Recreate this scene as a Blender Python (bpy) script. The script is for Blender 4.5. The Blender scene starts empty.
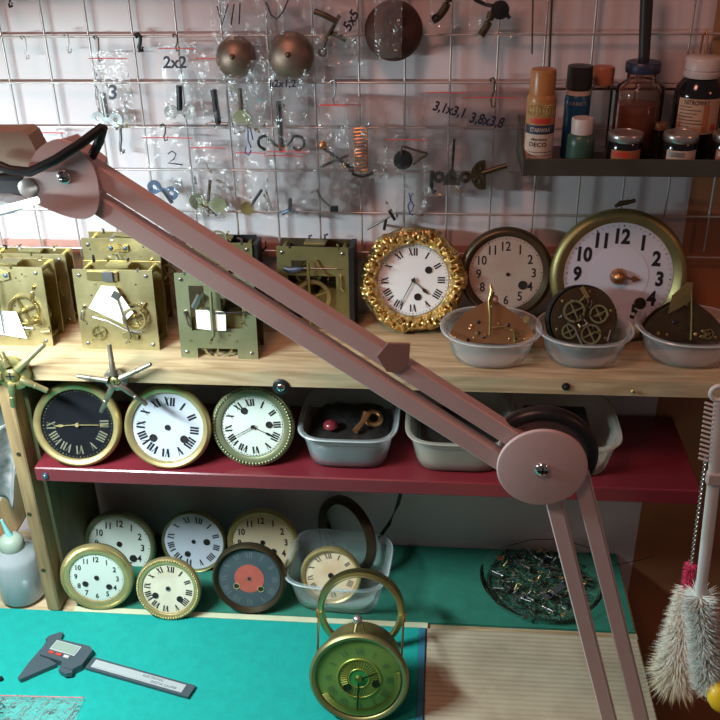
import bpy, math, random
from mathutils import Vector, Matrix, noise
C = bpy.context.scene.collection
PI = math.pi
rnd = random.Random(7)
# ------------------------------------------------------------ camera, world, lights
F = 930.6
OZ = 1.455
CAM = Vector((.4924, -1.0481, .1657 + OZ))
yaw, pitch, roll = math.radians(-5.33), math.radians(28.2), math.radians(-1.14)
fw = Vector((math.sin(yaw)*math.cos(pitch), math.cos(yaw)*math.cos(pitch), -math.sin(pitch)))
_r = Vector((math.cos(yaw), -math.sin(yaw), 0)); _u = _r.cross(fw)
rt = _r*math.cos(roll) + _u*math.sin(roll)
up = _u*math.cos(roll) - _r*math.sin(roll)
cd = bpy.data.cameras.new('camera'); cam = bpy.data.objects.new('camera', cd); C.objects.link(cam)
cam.matrix_world = Matrix(((rt.x, up.x, -fw.x, CAM.x), (rt.y, up.y, -fw.y, CAM.y), (rt.z, up.z, -fw.z, CAM.z), (0, 0, 0, 1)))
cd.sensor_width = 36; cd.lens = 36*F/720; cd.clip_start = .02
bpy.context.scene.camera = cam
sc = bpy.context.scene
sc.view_settings.view_transform = 'Standard'; sc.view_settings.look = 'None'
sc.view_settings.exposure = 0.0; sc.view_settings.gamma = 1.0
sc.view_settings.use_curve_mapping = False
sc.cycles.transparent_max_bounces = 40
w = bpy.data.worlds.new('room_light'); sc.world = w; w.use_nodes = True
w.node_tree.nodes['Background'].inputs[0].default_value = (.80, .68, .68, 1)
w.node_tree.nodes['Background'].inputs[1].default_value = .085

def area(name, loc, target, sx, sy, power, col):
    l = bpy.data.lights.new(name, 'AREA'); l.shape = 'RECTANGLE'; l.size = sx; l.size_y = sy
    l.energy = power; l.color = col
    o = bpy.data.objects.new(name, l); C.objects.link(o); o.location = loc
    o.rotation_euler = (Vector(target)-Vector(loc)).to_track_quat('-Z', 'Y').to_euler()
    return o
area('ceiling_lamp_light', (.10, -.9, 2.4), (.25, 0, 1.5), .3, .3, 6.6, (1, .44, .32))
area('warm_lamp_light', (1.45, -.75, 1.75), (.5, 0, 1.25), .12, .12, .7, (1, .36, .20))
area('tube_lamp_light', (-.08, -.42, 1.41), (.06, -.26, .56), .26, .05, 10.2, (.78, .98, 1))

def ray(px, py):
    return fw + rt*((px-360)/F) - up*((py-360)/F)
def P(px, py, Y=None, Z=None, D=None):
    d = ray(px, py)
    if Y is not None: t = (Y-CAM.y)/d.y
    elif Z is not None: t = (Z-CAM.z)/d.z
    else: t = D
    return CAM + d*t
def depth(p): return (Vector(p)-CAM).dot(fw)
def L(px, p): return px*depth(p)/F

# ------------------------------------------------------------ materials
def mat(name, col, rough=.5, metal=0., noise_amt=0., nscale=30., col2=None, bump=0., bscale=None, trans=0., alpha=None, spec=.5, stretch=None, emit=0., coat=0.):
    m = bpy.data.materials.new(name); m.use_nodes = True
    nt = m.node_tree; b = nt.nodes['Principled BSDF']; N = nt.nodes.new; lk = nt.links.new
    b.inputs['Base Color'].default_value = (*col, 1); b.inputs['Roughness'].default_value = rough
    b.inputs['Metallic'].default_value = metal; b.inputs['Specular IOR Level'].default_value = spec
    b.inputs['Transmission Weight'].default_value = trans
    b.inputs['Coat Weight'].default_value = coat
    if alpha is not None: b.inputs['Alpha'].default_value = alpha
    if emit:
        b.inputs['Emission Color'].default_value = (*col, 1); b.inputs['Emission Strength'].default_value = emit
    if noise_amt or bump:
        tc = N('ShaderNodeTexCoord'); mp = N('ShaderNodeMapping'); lk(tc.outputs['Object'], mp.inputs[0])
        if stretch: mp.inputs['Scale'].default_value = stretch
        n = N('ShaderNodeTexNoise'); n.inputs['Scale'].default_value = nscale; n.inputs['Detail'].default_value = 6
        lk(mp.outputs[0], n.inputs['Vector'])
        if noise_amt:
            r = N('ShaderNodeValToRGB'); r.color_ramp.elements[0].position = .5-.28; r.color_ramp.elements[1].position = .5+.28
            c2 = col2 or tuple(c*(1-noise_amt) for c in col)
            r.color_ramp.elements[0].color = (*c2, 1); r.color_ramp.elements[1].color = (*col, 1)
            lk(n.outputs['Fac'], r.inputs[0]); lk(r.outputs[0], b.inputs['Base Color'])
        if bump:
            n2 = n
            if bscale:
                n2 = N('ShaderNodeTexNoise'); n2.inputs['Scale'].default_value = bscale; n2.inputs['Detail'].default_value = 4
                lk(mp.outputs[0], n2.inputs['Vector'])
            bp = N('ShaderNodeBump'); bp.inputs['Strength'].default_value = bump; bp.inputs['Distance'].default_value = .002
            lk(n2.outputs['Fac'], bp.inputs['Height']); lk(bp.outputs[0], b.inputs['Normal'])
    return m
def clear_mat(name, tint, milk, milkcol, rough=.12, gl=.35, bump=0., bscale=60):
    """see-through plastic or glass: transparent, milky diffuse and glossy mixed"""
    m = bpy.data.materials.new(name); m.use_nodes = True; nt = m.node_tree; N = nt.nodes.new; lk = nt.links.new
    nt.nodes.remove(nt.nodes['Principled BSDF']); out = nt.nodes['Material Output']
    t = N('ShaderNodeBsdfTransparent'); t.inputs[0].default_value = (*tint, 1)
    d = N('ShaderNodeBsdfDiffuse'); d.inputs[0].default_value = (*milkcol, 1)
    tl = N('ShaderNodeBsdfTranslucent'); tl.inputs[0].default_value = (*milkcol, 1)
    dm = N('ShaderNodeMixShader'); dm.inputs[0].default_value = .4; lk(d.outputs[0], dm.inputs[1]); lk(tl.outputs[0], dm.inputs[2])
    mx = N('ShaderNodeMixShader'); mx.inputs[0].default_value = milk; lk(t.outputs[0], mx.inputs[1]); lk(dm.outputs[0], mx.inputs[2])
    g = N('ShaderNodeBsdfGlossy'); g.inputs['Roughness'].default_value = rough; g.inputs[0].default_value = (1, 1, 1, 1)
    fr = N('ShaderNodeLayerWeight'); fr.inputs[0].default_value = gl
    m2 = N('ShaderNodeMixShader'); lk(fr.outputs['Fresnel'], m2.inputs[0]); lk(mx.outputs[0], m2.inputs[1]); lk(g.outputs[0], m2.inputs[2])
    lk(m2.outputs[0], out.inputs[0])
    if bump:
        tc = N('ShaderNodeTexCoord'); n = N('ShaderNodeTexNoise'); n.inputs['Scale'].default_value = bscale; n.inputs['Detail'].default_value = 3
        lk(tc.outputs['Object'], n.inputs['Vector']); bp = N('ShaderNodeBump'); bp.inputs['Strength'].default_value = bump; bp.inputs['Distance'].default_value = .004
        lk(n.outputs['Fac'], bp.inputs['Height'])
        for s in (g, fr, d): lk(bp.outputs[0], s.inputs['Normal'])
    return m
def wood(name, c1, c2, c3=None, scale=14., stretch=(.6, 6, 6), rough=.6):
    m = bpy.data.materials.new(name); m.use_nodes = True; nt = m.node_tree; b = nt.nodes['Principled BSDF']; N = nt.nodes.new; lk = nt.links.new
    tc = N('ShaderNodeTexCoord'); mp = N('ShaderNodeMapping'); mp.inputs['Scale'].default_value = stretch; lk(tc.outputs['Object'], mp.inputs[0])
    n = N('ShaderNodeTexNoise'); n.inputs['Scale'].default_value = scale; n.inputs['Detail'].default_value = 8; n.inputs['Distortion'].default_value = 1.2
    lk(mp.outputs[0], n.inputs['Vector'])
    r = N('ShaderNodeValToRGB'); e = r.color_ramp.elements; e[0].position = .3; e[0].color = (*c2, 1); e[1].position = .62; e[1].color = (*c1, 1)
    lk(n.outputs['Fac'], r.inputs[0]); last = r.outputs[0]
    if c3:
        n3 = N('ShaderNodeTexNoise'); n3.inputs['Scale'].default_value = 7; n3.inputs['Detail'].default_value = 3; lk(tc.outputs['Object'], n3.inputs['Vector'])
        r3 = N('ShaderNodeValToRGB'); r3.color_ramp.elements[0].position = .52; r3.color_ramp.elements[1].position = .7
        r3.color_ramp.elements[0].color = (0, 0, 0, 1); r3.color_ramp.elements[1].color = (.7, .7, .7, 1); lk(n3.outputs['Fac'], r3.inputs[0])
        mx = N('ShaderNodeMix'); mx.data_type = 'RGBA'; lk(r3.outputs[0], mx.inputs[0]); lk(last, mx.inputs[6]); mx.inputs[7].default_value = (*c3, 1); last = mx.outputs[2]
    lk(last, b.inputs['Base Color']); b.inputs['Roughness'].default_value = rough
    bp = N('ShaderNodeBump'); bp.inputs['Strength'].default_value = .25; bp.inputs['Distance'].default_value = .001; lk(n.outputs['Fac'], bp.inputs['Height']); lk(bp.outputs[0], b.inputs['Normal'])
    return m
M = dict(
 wall=mat('white_board', (.66, .60, .62), .32, 0, .12, 5, (.56, .50, .53)),
 wall_brown=mat('brown_paint', (.42, .17, .075), .4, 0, .25, 4),
 floor=mat('dark_floor', (.04, .035, .03), .8, 0, .4, 12),
 reflection_paint=mat('reddish_reflection_paint', (.5, .25, .21), .35, 0, .2, 6),
 pine=wood('pine', (.56, .41, .25), (.32, .20, .10), (.28, .30, .20)),
 pinev=wood('pine_post', (.36, .23, .11), (.22, .13, .06), None, 14, (6, 6, .6)),
 panel=wood('stained_panel', (.16, .17, .08), (.10, .10, .05), None, 8, (3, 3, .8)),
 red=mat('red_lacquer', (.20, .022, .032), .25, 0, .35, 9, bump=.05),
 greencloth=mat('green_cloth', (.02, .19, .13), .85, 0, .25, 60, bump=.3, bscale=400),
 teal=mat('teal_felt', (.0, .33, .29), .9, 0, .18, 90, bump=.35, bscale=500),
 blueedge=mat('blue_edge', (.03, .16, .26), .6),
 lath=mat('pale_lath', (.62, .62, .42), .6, 0, .2, 30),
 mat_beige=mat('beige_corrugated', (.56, .49, .35), .8, 0, .45, 14, (.30, .24, .16), bump=.2, bscale=120),
 brass=mat('brass', (.72, .58, .27), .34, 1, .28, 28, (.50, .38, .16), bump=.08),
 brass_pale=mat('pale_brass', (.62, .52, .28), .40, .8, .3, 26, (.26, .21, .09), bump=.15),
 brass_dull=mat('dull_brass', (.42, .34, .14), .45, .85, .4, 30, (.20, .20, .09)),
 brass_green=mat('tarnished_brass', (.38, .36, .22), .45, .7, .4, 24, (.2, .24, .12)),
 copper=mat('copper_brass', (.62, .30, .14), .4, .9, .3, 20, (.4, .2, .1)),
 gilt=mat('gilt', (.98, .80, .40), .3, 1, .35, 60, (.5, .32, .08)),
 gold=mat('gold_rim', (.76, .58, .28), .38, .7, .25, 45, (.5, .38, .16)),
 darkbr=mat('dark_bronze', (.11, .08, .045), .4, .7, .4, 30),
 steel=mat('steel', (.45, .45, .46), .35, 1, .3, 60),
 brown_steel=mat('brown_steel', (.42, .36, .29), .4, .85, .4, 60),
 chrome=mat('chrome', (.75, .75, .75), .12, 1),
 iron=mat('dark_iron', (.05, .05, .055), .45, .8, .3, 50),
 bluesteel=mat('blued_steel', (.12, .20, .34), .35, .8),
 wire=mat('grid_wire', (.62, .56, .54), .35, .55, .25, 60),
 enamel=mat('white_enamel', (.86, .87, .88), .14, 0, .05, 12),
 enamel_b=mat('bluish_enamel', (.58, .58, .65), .16, 0, .08, 20, (.55, .58, .68)),
 enamel_b2=mat('bluish_enamel_centre', (.60, .62, .72), .12, 0),
 enamel_g=mat('greenish_enamel', (.70, .74, .67), .18, 0, .1, 16),
 enamel_c=mat('cream_enamel', (.86, .80, .66), .22, 0, .3, 22, (.55, .45, .30)),
 enamel_p=mat('peach_enamel', (.80, .62, .42), .3, 0, .2, 8),
 enamel_s=mat('stained_enamel', (.82, .74, .56), .25, 0, .6, 30, (.62, .36, .18)),
 enamel_pk=mat('worn_pink_dial', (.50, .47, .40), .3, 0, .45, 11, (.36, .20, .16)),
 black=mat('black_dial', (.008, .009, .012), .3, 0, .2, 30),
 slate=mat('dark_slate_dial', (.045, .06, .075), .3, 0, .4, 40, (.08, .09, .10)),
 reddisc=mat('red_disc', (.50, .10, .07), .6, 0, .3, 60),
 ink=mat('black_ink', (.015, .015, .018), .4),
 ghost=mat('worn_silver_numerals', (.16, .15, .10), .5),
 ghost2=mat('faint_numerals', (.12, .14, .15), .5),
 rubber=mat('black_rubber', (.012, .012, .014), .38),
 mauve=mat('mauve_painted_metal', (.66, .50, .49), .36, .1, .06, 40),
 mauve_d=mat('brown_painted_metal', (.30, .16, .13), .4, .2, .06, 40),
 housing=mat('lamp_housing', (.34, .27, .21), .5),
 lamp_dark=mat('dark_grey_plastic', (.06, .065, .075), .4),
 tube=mat('tube_glow', (.92, 1, 1), .4, emit=1.6),
 plastic=clear_mat('clear_container_plastic', (.99, .995, 1), .20, (.90, .97, 1), .2, .07),
 plastic_w=clear_mat('warm_container_plastic', (.98, .97, .95), .34, (.84, .82, .74), .2, .07),
 plastic_rim=clear_mat('container_rim_plastic', (1, 1, 1), .55, (.85, .93, .97), .2, .3),
 glass=clear_mat('clear_glass', (.97, .99, .97), .02, (.8, .85, .8), .04, .15),
 greenglass=clear_mat('green_tinted_glass', (.86, .95, .80), .01, (.3, .45, .2), .06, .05),
 bag=clear_mat('bag_film', (.99, .99, .99), .06, (.9, .93, .95), .14, .26, 1., 70),
 zip=mat('red_zip_line', (.62, .06, .07), .4),
 pen=mat('marker_ink', (.015, .01, .03), .5),
 penblue=mat('blue_marker_ink', (.03, .03, .22), .5),
 paper=mat('paper', (.88, .86, .74), .8, 0, .06, 30),
 paperw=mat('white_paper', (.84, .88, .92), .8),
 bell=mat('bell_metal', (.30, .20, .15), .5, .85, .35, 18, (.16, .14, .12)),
 bell_d=mat('dark_bell_metal', (.10, .05, .04), .6, .6, .3, 12),
 caliper=mat('dark_grey_composite', (.055, .075, .09), .4),
 lcd=mat('lcd_screen', (.26, .32, .27), .25),
 silver=mat('silver_scale', (.66, .70, .72), .35, .5),
 tan=mat('tan_plastic', (.38, .17, .06), .3),
 tan_l=mat('ochre_label', (.44, .24, .09), .4, 0, .3, 60),
 cream=mat('cream_label', (.55, .45, .37), .5),
 navy=mat('navy_label', (.02, .03, .07), .4),
 redlab=mat('red_label', (.50, .05, .03), .4),
 blue=mat('blue_plastic', (.005, .065, .15), .3),
 green=mat('green_plastic', (.035, .09, .065), .35),
 whitecap=mat('white_cap', (.56, .51, .49), .4),
 blackcap=mat('black_cap', (.02, .02, .02), .4),
 orange=mat('orange_cap', (.36, .13, .06), .4),
 varnish=mat('brown_varnish', (.13, .04, .018), .15),
 jarglass=clear_mat('warm_jar_glass', (.95, .88, .84), .05, (.5, .35, .3), .06, .15),
 darkglass=mat('dark_bottle', (.012, .010, .012), .12),
 label=mat('peach_label', (.50, .33, .22), .6, 0, .15, 20),
 lid=mat('tin_lid', (.50, .46, .44), .3, .8),
 metalshelf=mat('grey_green_metal', (.11, .11, .085), .4, .4, .5, 20, (.06, .05, .04)),
 bottle=clear_mat('milky_bottle', (.85, .9, .92), .72, (.70, .74, .78), .25, .25),
 nozzle=mat('aqua_nozzle', (.25, .55, .55), .4),
 capgrey=mat('grey_green_cap', (.33, .38, .31), .45),
 cloth=mat('checked_rag', (.50, .42, .43), .8, 0, .5, 75, (.06, .12, .11)),
 brushwhite=mat('white_bristle', (.86, .82, .72), .6),
 brushtip=mat('yellowed_bristle', (.70, .58, .36), .6),
 pink=mat('pink_bristle', (.75, .08, .20), .6),
 whiteplastic=mat('white_plastic', (.72, .77, .76), .35),
 yellow=mat('yellow_plastic', (.85, .60, .02), .4),
 contents=mat('grease_dark', (.02, .018, .017), .5, 0, .4, 30),
 tealstuff=mat('grey_teal_stuff', (.10, .16, .17), .5, 0, .5, 60, (.03, .05, .06)),
 grit=mat('dark_metal_pile', (.07, .065, .06), .4, .6, .6, 150, (.01, .01, .01), bump=.6, bscale=200),
)

# ------------------------------------------------------------ mesh building
def frame(axis, hint=(0, 0, 1)):
    a = Vector(axis).normalized(); h = Vector(hint)
    if abs(a.dot(h)) > .95: h = Vector((1, 0, 0))
    u = h.cross(a).normalized(); v = a.cross(u)
    return u, v, a
class MB:
    def __init__(s): s.v = []; s.f = []; s.sm = []; s.mi = []; s.cur = 0
    def add(s, vs, fs, smooth=False):
        o = len(s.v); s.v += [tuple(x) for x in vs]
        for f in fs: s.f.append(tuple(i+o for i in f)); s.sm.append(smooth); s.mi.append(s.cur)
        return s
    def box(s, c, d, R=None, bev=0):
        c = Vector(c); x, y, z = [k/2 for k in d]
        if bev:
            b = bev; vs = []; 
            pr = [(-x+b, -z), (x-b, -z), (x, -z+b), (x, z-b), (x-b, z), (-x+b, z), (-x, z-b), (-x, -z+b)]
            for yy, k in ((-y, b), (-y+b, 0), (y-b, 0), (y, b)):
                for (px, pz) in pr:
                    vs.append((px*(1-k/x), yy, pz*(1-k/z)))
            fs = [tuple(range(8)), tuple(reversed(range(24, 32)))]
            for r in range(3):
                for i in range(8):
                    j = (i+1) % 8; fs.append((r*8+i, (r+1)*8+i, (r+1)*8+j, r*8+j))
        else:
            vs = [(a, b, e) for a in (-x, x) for b in (-y, y) for e in (-z, z)]
            fs = [(0, 1, 3, 2), (4, 6, 7, 5), (0, 4, 5, 1), (2, 3, 7, 6), (0, 2, 6, 4), (1, 5, 7, 3)]
        vs = [Vector(k) for k in vs]
        if R is not None: vs = [R @ k for k in vs]
        return s.add([c+k for k in vs], fs)
    def lathe(s, prof, c=(0, 0, 0), axis=(0, 0, 1), n=32, smooth=True, sx=1, sy=1, a0=0, a1=2*PI):
        u, v, a = frame(axis); c = Vector(c); vs = []; fs = []; full = abs(a1-a0-2*PI) < 1e-6
        k = n if full else n+1
        for r, h in prof:
            for i in range(k):
                t = a0+(a1-a0)*i/n; vs.append(c+u*(r*math.cos(t)*sx)+v*(r*math.sin(t)*sy)+a*h)
        for j in range(len(prof)-1):
            for i in range(n):
                i2 = (i+1) % k; fs.append((j*k+i, j*k+i2, (j+1)*k+i2, (j+1)*k+i))
        return s.add(vs, fs, smooth)
    def cyl(s, p0, p1, r, r1=None, n=14, smooth=True):
        p0 = Vector(p0); p1 = Vector(p1); h = (p1-p0).length; r1 = r if r1 is None else r1
        s.lathe([(r, 0), (r1, h)], p0, p1-p0, n, smooth)
        return s.lathe([(0, 0), (r, 0)], p0, p1-p0, n, False).lathe([(r1, h), (0, h)], p0, p1-p0, n, False)
    def tube(s, pts, r, n=8, flat=1., closed=False, hint=(0, 0, 1)):
        pts = [Vector(p) for p in pts]; m = len(pts); vs = []; fs = []
        rr = r if isinstance(r, (list, tuple)) else [r]*m
        for i, p in enumerate(pts):
            if closed: d = pts[(i+1) % m]-pts[i-1]
            else: d = pts[min(i+1, m-1)]-pts[max(i-1, 0)]
            u, v, a = frame(d, hint)
            for k in range(n):
                t = 2*PI*k/n; vs.append(p+u*(rr[i]*math.cos(t))+v*(rr[i]*flat*math.sin(t)))
        for i in range(m if closed else m-1):
            j = (i+1) % m
            for k in range(n):
                k2 = (k+1) % n; fs.append((i*n+k, i*n+k2, j*n+k2, j*n+k))
        if not closed: fs += [tuple(reversed(range(n))), tuple(range((m-1)*n, m*n))]
        return s.add(vs, fs, True)
    def torus(s, c, axis, R, r, n=32, m=8, flat=1.):
        prof = [(R+r*math.cos(2*PI*i/m), r*flat*math.sin(2*PI*i/m)) for i in range(m+1)]
        return s.lathe(prof, c, axis, n)
    def ball(s, c, r, n=10, m=6, sz=1.):
        return s.lathe([(r*math.sin(PI*i/m), -r*sz*math.cos(PI*i/m)) for i in range(m+1)], c, (0, 0, 1), n)
    def prism(s, out, y0, y1, c=(0, 0, 0), R=None):
        """outline in local XZ extruded along Y"""
        n = len(out); c = Vector(c)
        vs = [Vector((x, y0, z)) for x, z in out]+[Vector((x, y1, z)) for x, z in out]
        if R is not None: vs = [R @ k for k in vs]
        fs = [tuple(range(n)), tuple(reversed(range(n, 2*n)))]+[(i, i+n, (i+1) % n+n, (i+1) % n) for i in range(n)]
        return s.add([c+k for k in vs], fs)
    def loft(s, rings, close_first=False, close_last=False, smooth=True):
        n = len(rings[0]); vs = [p for r in rings for p in r]; fs = []
        for j in range(len(rings)-1):
            for i in range(n):
                i2 = (i+1) % n; fs.append((j*n+i, j*n+i2, (j+1)*n+i2, (j+1)*n+i))
        s.add(vs, fs, smooth)
        if close_first: s.add(rings[0], [tuple(reversed(range(n)))])
        if close_last: s.add(rings[-1], [tuple(range(n))])
        return s
    def grid(s, fn, nu, nv, smooth=True):
        vs = [fn(i/nu, j/nv) for j in range(nv+1) for i in range(nu+1)]; k = nu+1
        return s.add(vs, [(j*k+i, j*k+i+1, (j+1)*k+i+1, (j+1)*k+i) for j in range(nv) for i in range(nu)], smooth)
    def gear(s, c, axis, R, t, teeth=36, spokes=4, rim=.16, th=.07):
        c = Vector(c); u, v, a = frame(axis); vs = []; fs = []; n = teeth*2
        for side in (-t/2, t/2):
            for i in range(n):
                ang = 2*PI*i/n; ro = R*(1+th) if i % 2 else R
                for r in (ro, R*(1-rim)): vs.append(c+u*(r*math.cos(ang))+v*(r*math.sin(ang))+a*side)
        for i in range(n):
            j = (i+1) % n; A = 2*i; B = 2*j; o = 2*n
            fs += [(A, B, B+1, A+1), (o+A, o+A+1, o+B+1, o+B), (A, o+A, o+B, B), (A+1, B+1, o+B+1, o+A+1)]
        s.add(vs, fs)
        for k in range(spokes):
            ang = 2*PI*k/spokes+.4; d = u*math.cos(ang)+v*math.sin(ang); q = a.cross(d)
            w1, w2 = R*.07, R*.05; p0 = c; p1 = c+d*R*(1-rim*.7)
            vs = [p0+q*w1, p0-q*w1, p1-q*w2, p1+q*w2]; vs = [x-a*t/2 for x in vs]+[x+a*t/2 for x in vs]
            s.add(vs, [(0, 1, 2, 3), (7, 6, 5, 4), (0, 4, 5, 1), (1, 5, 6, 2), (2, 6, 7, 3), (3, 7, 4, 0)])
        s.cyl(c-a*t, c+a*t, R*.16, n=12)
        return s
    def build(s, name, material, parent=None, loc=None, rot=None):
        me = bpy.data.meshes.new(name); me.from_pydata(s.v, [], s.f)
        me.polygons.foreach_set('use_smooth', s.sm); me.polygons.foreach_set('material_index', s.mi)
        for m_ in (material if isinstance(material, (list, tuple)) else [material]):
            me.materials.append(M[m_] if isinstance(m_, str) else m_)
        me.validate(); me.update()
        import bmesh
        bm = bmesh.new(); bm.from_mesh(me); bmesh.ops.recalc_face_normals(bm, faces=bm.faces); bm.to_mesh(me); bm.free(); me.set_sharp_from_angle(angle=math.radians(50))
        if len(me.polygons) == len(s.sm): me.polygons.foreach_set('use_smooth', s.sm)
        o = bpy.data.objects.new(name, me); C.objects.link(o)
        if parent is not None: o.parent = parent
        if loc is not None: o.location = loc
        if rot is not None: o.rotation_euler = rot
        return o
def tag(o, label, cat, group=None, kind=None):
    o['label'] = label; o['category'] = cat
    if group: o['group'] = group
    if kind: o['kind'] = kind
    return o
def thing(name, loc, label, cat, group=None, rot=(0, 0, 0), basis=None):
    o = bpy.data.objects.new(name, None); C.objects.link(o); o.empty_display_size = .02
    if basis is not None: o.matrix_world = Matrix.Translation(Vector(loc)) @ basis.to_4x4()
    else: o.location = loc; o.rotation_euler = rot
    return tag(o, label, cat, group)
def struct(o): o['kind'] = 'structure'; return o
kids = {}
def copy_tree(o, parent=None):
    c = o.copy(); C.objects.link(c); c.parent = parent
    for ch in [x for x in list(C.objects) if x.parent == o]: copy_tree(ch, c)
    return c
RX = lambda a: Matrix.Rotation(a, 3, 'X')
RY = lambda a: Matrix.Rotation(a, 3, 'Y')
RZ = lambda a: Matrix.Rotation(a, 3, 'Z')

# text and numerals -------------------------------------------------
_tc = {}
def text_geo(txt, bold=.0):
    if (txt, bold) in _tc: return _tc[(txt, bold)]
    cu = bpy.data.curves.new('lettering', 'FONT'); cu.body = txt; cu.align_x = 'CENTER'; cu.align_y = 'CENTER'
    cu.size = 1; cu.offset = bold; cu.resolution_u = 3
    o = bpy.data.objects.new('lettering', cu); C.objects.link(o); bpy.context.view_layer.update()
    me = o.to_mesh(); vs = [tuple(v.co)[:2] for v in me.vertices]; fs = [tuple(p.vertices) for p in me.polygons]
    o.to_mesh_clear(); bpy.data.objects.remove(o); bpy.data.curves.remove(cu)
    if vs:
        x0 = min(v[0] for v in vs); x1 = max(v[0] for v in vs); y0 = min(v[1] for v in vs); y1 = max(v[1] for v in vs)
        vs = [(a-(x0+x1)/2, b-(y0+y1)/2) for a, b in vs]; ext = (x1-x0, y1-y0)
    else: ext = (1, 1)
    _tc[(txt, bold)] = (vs, fs, ext); return _tc[(txt, bold)]
def put_text(mb, txt, cx, cz, h, y=0, rot=0, wx=1., bold=.0, width=None, shear=0.):
    vs, fs, ext = text_geo(txt, bold); s = h/ext[1]; sx = s*wx if width is None else width/ext[0]
    cr, sr = math.cos(rot), math.sin(rot)
    out = []
    for a, b in vs:
        X = a*sx+b*s*shear; Z = b*s; out.append((cx+X*cr-Z*sr, y, cz+X*sr+Z*cr))
    mb.add(out, fs)
def stroke(mb, pts, w, y, cx=0, cz=0, s=1.):
    """pen stroke through 2D points as a thin ribbon with a little body"""
    mb.tube([(cx+a*s, y, cz+b*s) for a, b in pts], w, 5, .35, hint=(0, 1, 0))
ROM = ['XII', 'I', 'II', 'III', 'IIII', 'V', 'VI', 'VII', 'VIII', 'IX', 'X', 'XI']
def roman(mb, s, R, ang, h, y, wf=.13, thin=.3):
    """numeral s standing radially at clock angle ang (0=12, clockwise)"""
    W = {'I': .32, 'V': .62, 'X': .66}; tot = sum(W[c] for c in s)*h; x = -tot/2
    ux, uz = math.cos(ang), -math.sin(ang); vx, vz = math.sin(ang), math.cos(ang)
    def q(x0, z0, x1, z1, wd):
        pts = [(x0-wd/2, z0), (x0+wd/2, z0), (x1+wd/2, z1), (x1-wd/2, z1)]
        mb.add([((R+b)*vx+a*ux, y, (R+b)*vz+a*uz) for a, b in pts], [(0, 1, 2, 3)])
    for c in s:
        w_ = W[c]*h; m = x+w_/2; T = h*wf; t = T*thin
        if c == 'I': q(m, -h/2, m, h/2, T)
        if c == 'V': q(m, -h/2, m-w_*.33, h/2, T); q(m, -h/2, m+w_*.33, h/2, t)
        if c == 'X': q(m+w_*.3, -h/2, m-w_*.3, h/2, T); q(m-w_*.3, -h/2, m+w_*.3, h/2, t)
        for zz in (-h/2, h/2): q(x+w_*.04, zz-h*.02, x+w_*.04, zz+h*.02, 0) if 0 else None
        x += w_
def disc(mb, cx, cz, r, y, n=20):
    mb.add([(cx+r*math.cos(2*PI*i/n), y, cz+r*math.sin(2*PI*i/n)) for i in range(n)], [tuple(range(n))])
def ringflat(mb, r0, r1, y, n=64, cx=0, cz=0):
    vs = []
    for i in range(n):
        a = 2*PI*i/n; vs += [(cx+r0*math.cos(a), y, cz+r0*math.sin(a)), (cx+r1*math.cos(a), y, cz+r1*math.sin(a))]
    mb.add(vs, [(2*i, 2*((i+1) % n), 2*((i+1) % n)+1, 2*i+1) for i in range(n)])
def screw_head(parent, c, axis, r, m='steel', name='screw', h=None):
    """domed head with a cross slot"""
    mb = MB(); u, v, a = frame(axis); c = Vector(c); h = h or r*.5
    mb.lathe([(0, h), (r*.5, h*.95), (r*.85, h*.6), (r, 0), (r, -h*.4), (0, -h*.4)], c, a, 16)
    mb.cur = 1
    for d in (u, v):
        q = a.cross(d); mb.add([c+a*h*1.03+d*(s1*r*.6)+q*(s2*r*.1) for s1, s2 in ((-1, -1), (1, -1), (1, 1), (-1, 1))], [(0, 1, 2, 3)])
    return mb.build(name, [m, 'ink'], parent)

# ------------------------------------------------------------ structure
Z1 = OZ-.333; Z2 = OZ-.474; ZB = OZ-.705; FY = -.155; WY = .012
bx = lambda x0, x1, y0, y1, z0, z1: MB().box(((x0+x1)/2, (y0+y1)/2, (z0+z1)/2), (x1-x0, y1-y0, z1-z0))
mb = bx(-.9, .778, WY, WY+.06, 0, 2.2); struct(mb.build('wall_back', 'wall'))
mb = bx(.778, 2.2, WY, WY+.06, 0, 2.2); struct(mb.build('wall_back_right', 'wall_brown'))
mb = bx(-.9, .778, WY-.004, WY, OZ-.262, OZ-.244); struct(mb.build('wall_reflection_band', 'reflection_paint'))  # thin strip whose reddish colour paints a warm-light reflection on the glossy wall
struct(bx(-.9, 2.2, -1.9, WY, -.05, 0).build('floor', 'floor'))
wm = MB().box((.83, WY-.005, OZ+.05), (.11, .008, .36), bev=.002).build('wooden_upright', 'pinev')
tag(wm, 'orange-brown wooden upright on the wall behind the white-capped dark bottle', 'post')
struct(bx(-.9, 1.05, FY, WY-.005, Z1-.0185, Z1).build('trim_2', 'pine'))
bpy.data.objects['trim_2'].name = 'pine_shelf_board'
o = bpy.data.objects['pine_shelf_board']; del o['kind']; tag(o, 'thick pale pine shelf board carrying brass movements and plastic bowls', 'shelf')
mb = MB().box(((.0095+.798)/2, (FY+WY-.005)/2, Z2-.010), (.7885, WY-.005-FY, .020), bev=.0015)
tag(mb.build('red_shelf_board', 'red'), 'glossy dark red shelf board under three clock dials and tubs', 'shelf')
mb = MB().box((-.0055, FY+.016, (ZB+Z1-.0185)/2), (.017, .032, Z1-.0185-ZB-.001), bev=.0015)
o = mb.build('wooden_post', 'pinev'); tag(o, 'light wooden post holding up the left side of the shelves', 'post')
for z in (ZB+.07, ZB+.16, ZB+.25):
    mb = MB().lathe([(0, .0006), (.0028, .0006), (.003, 0)], (-.006+rnd.uniform(-.004, .004), FY, z), (0, -1, 0), 12); k = mb.build('knot', 'darkbr', o)
mb = bx(.0035, .0085, FY+.026, WY-.005, ZB+.001, Z1-.019)
tag(mb.build('side_board', 'panel'), 'olive-stained upright side board at the left end of the red shelf', 'board')
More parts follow.
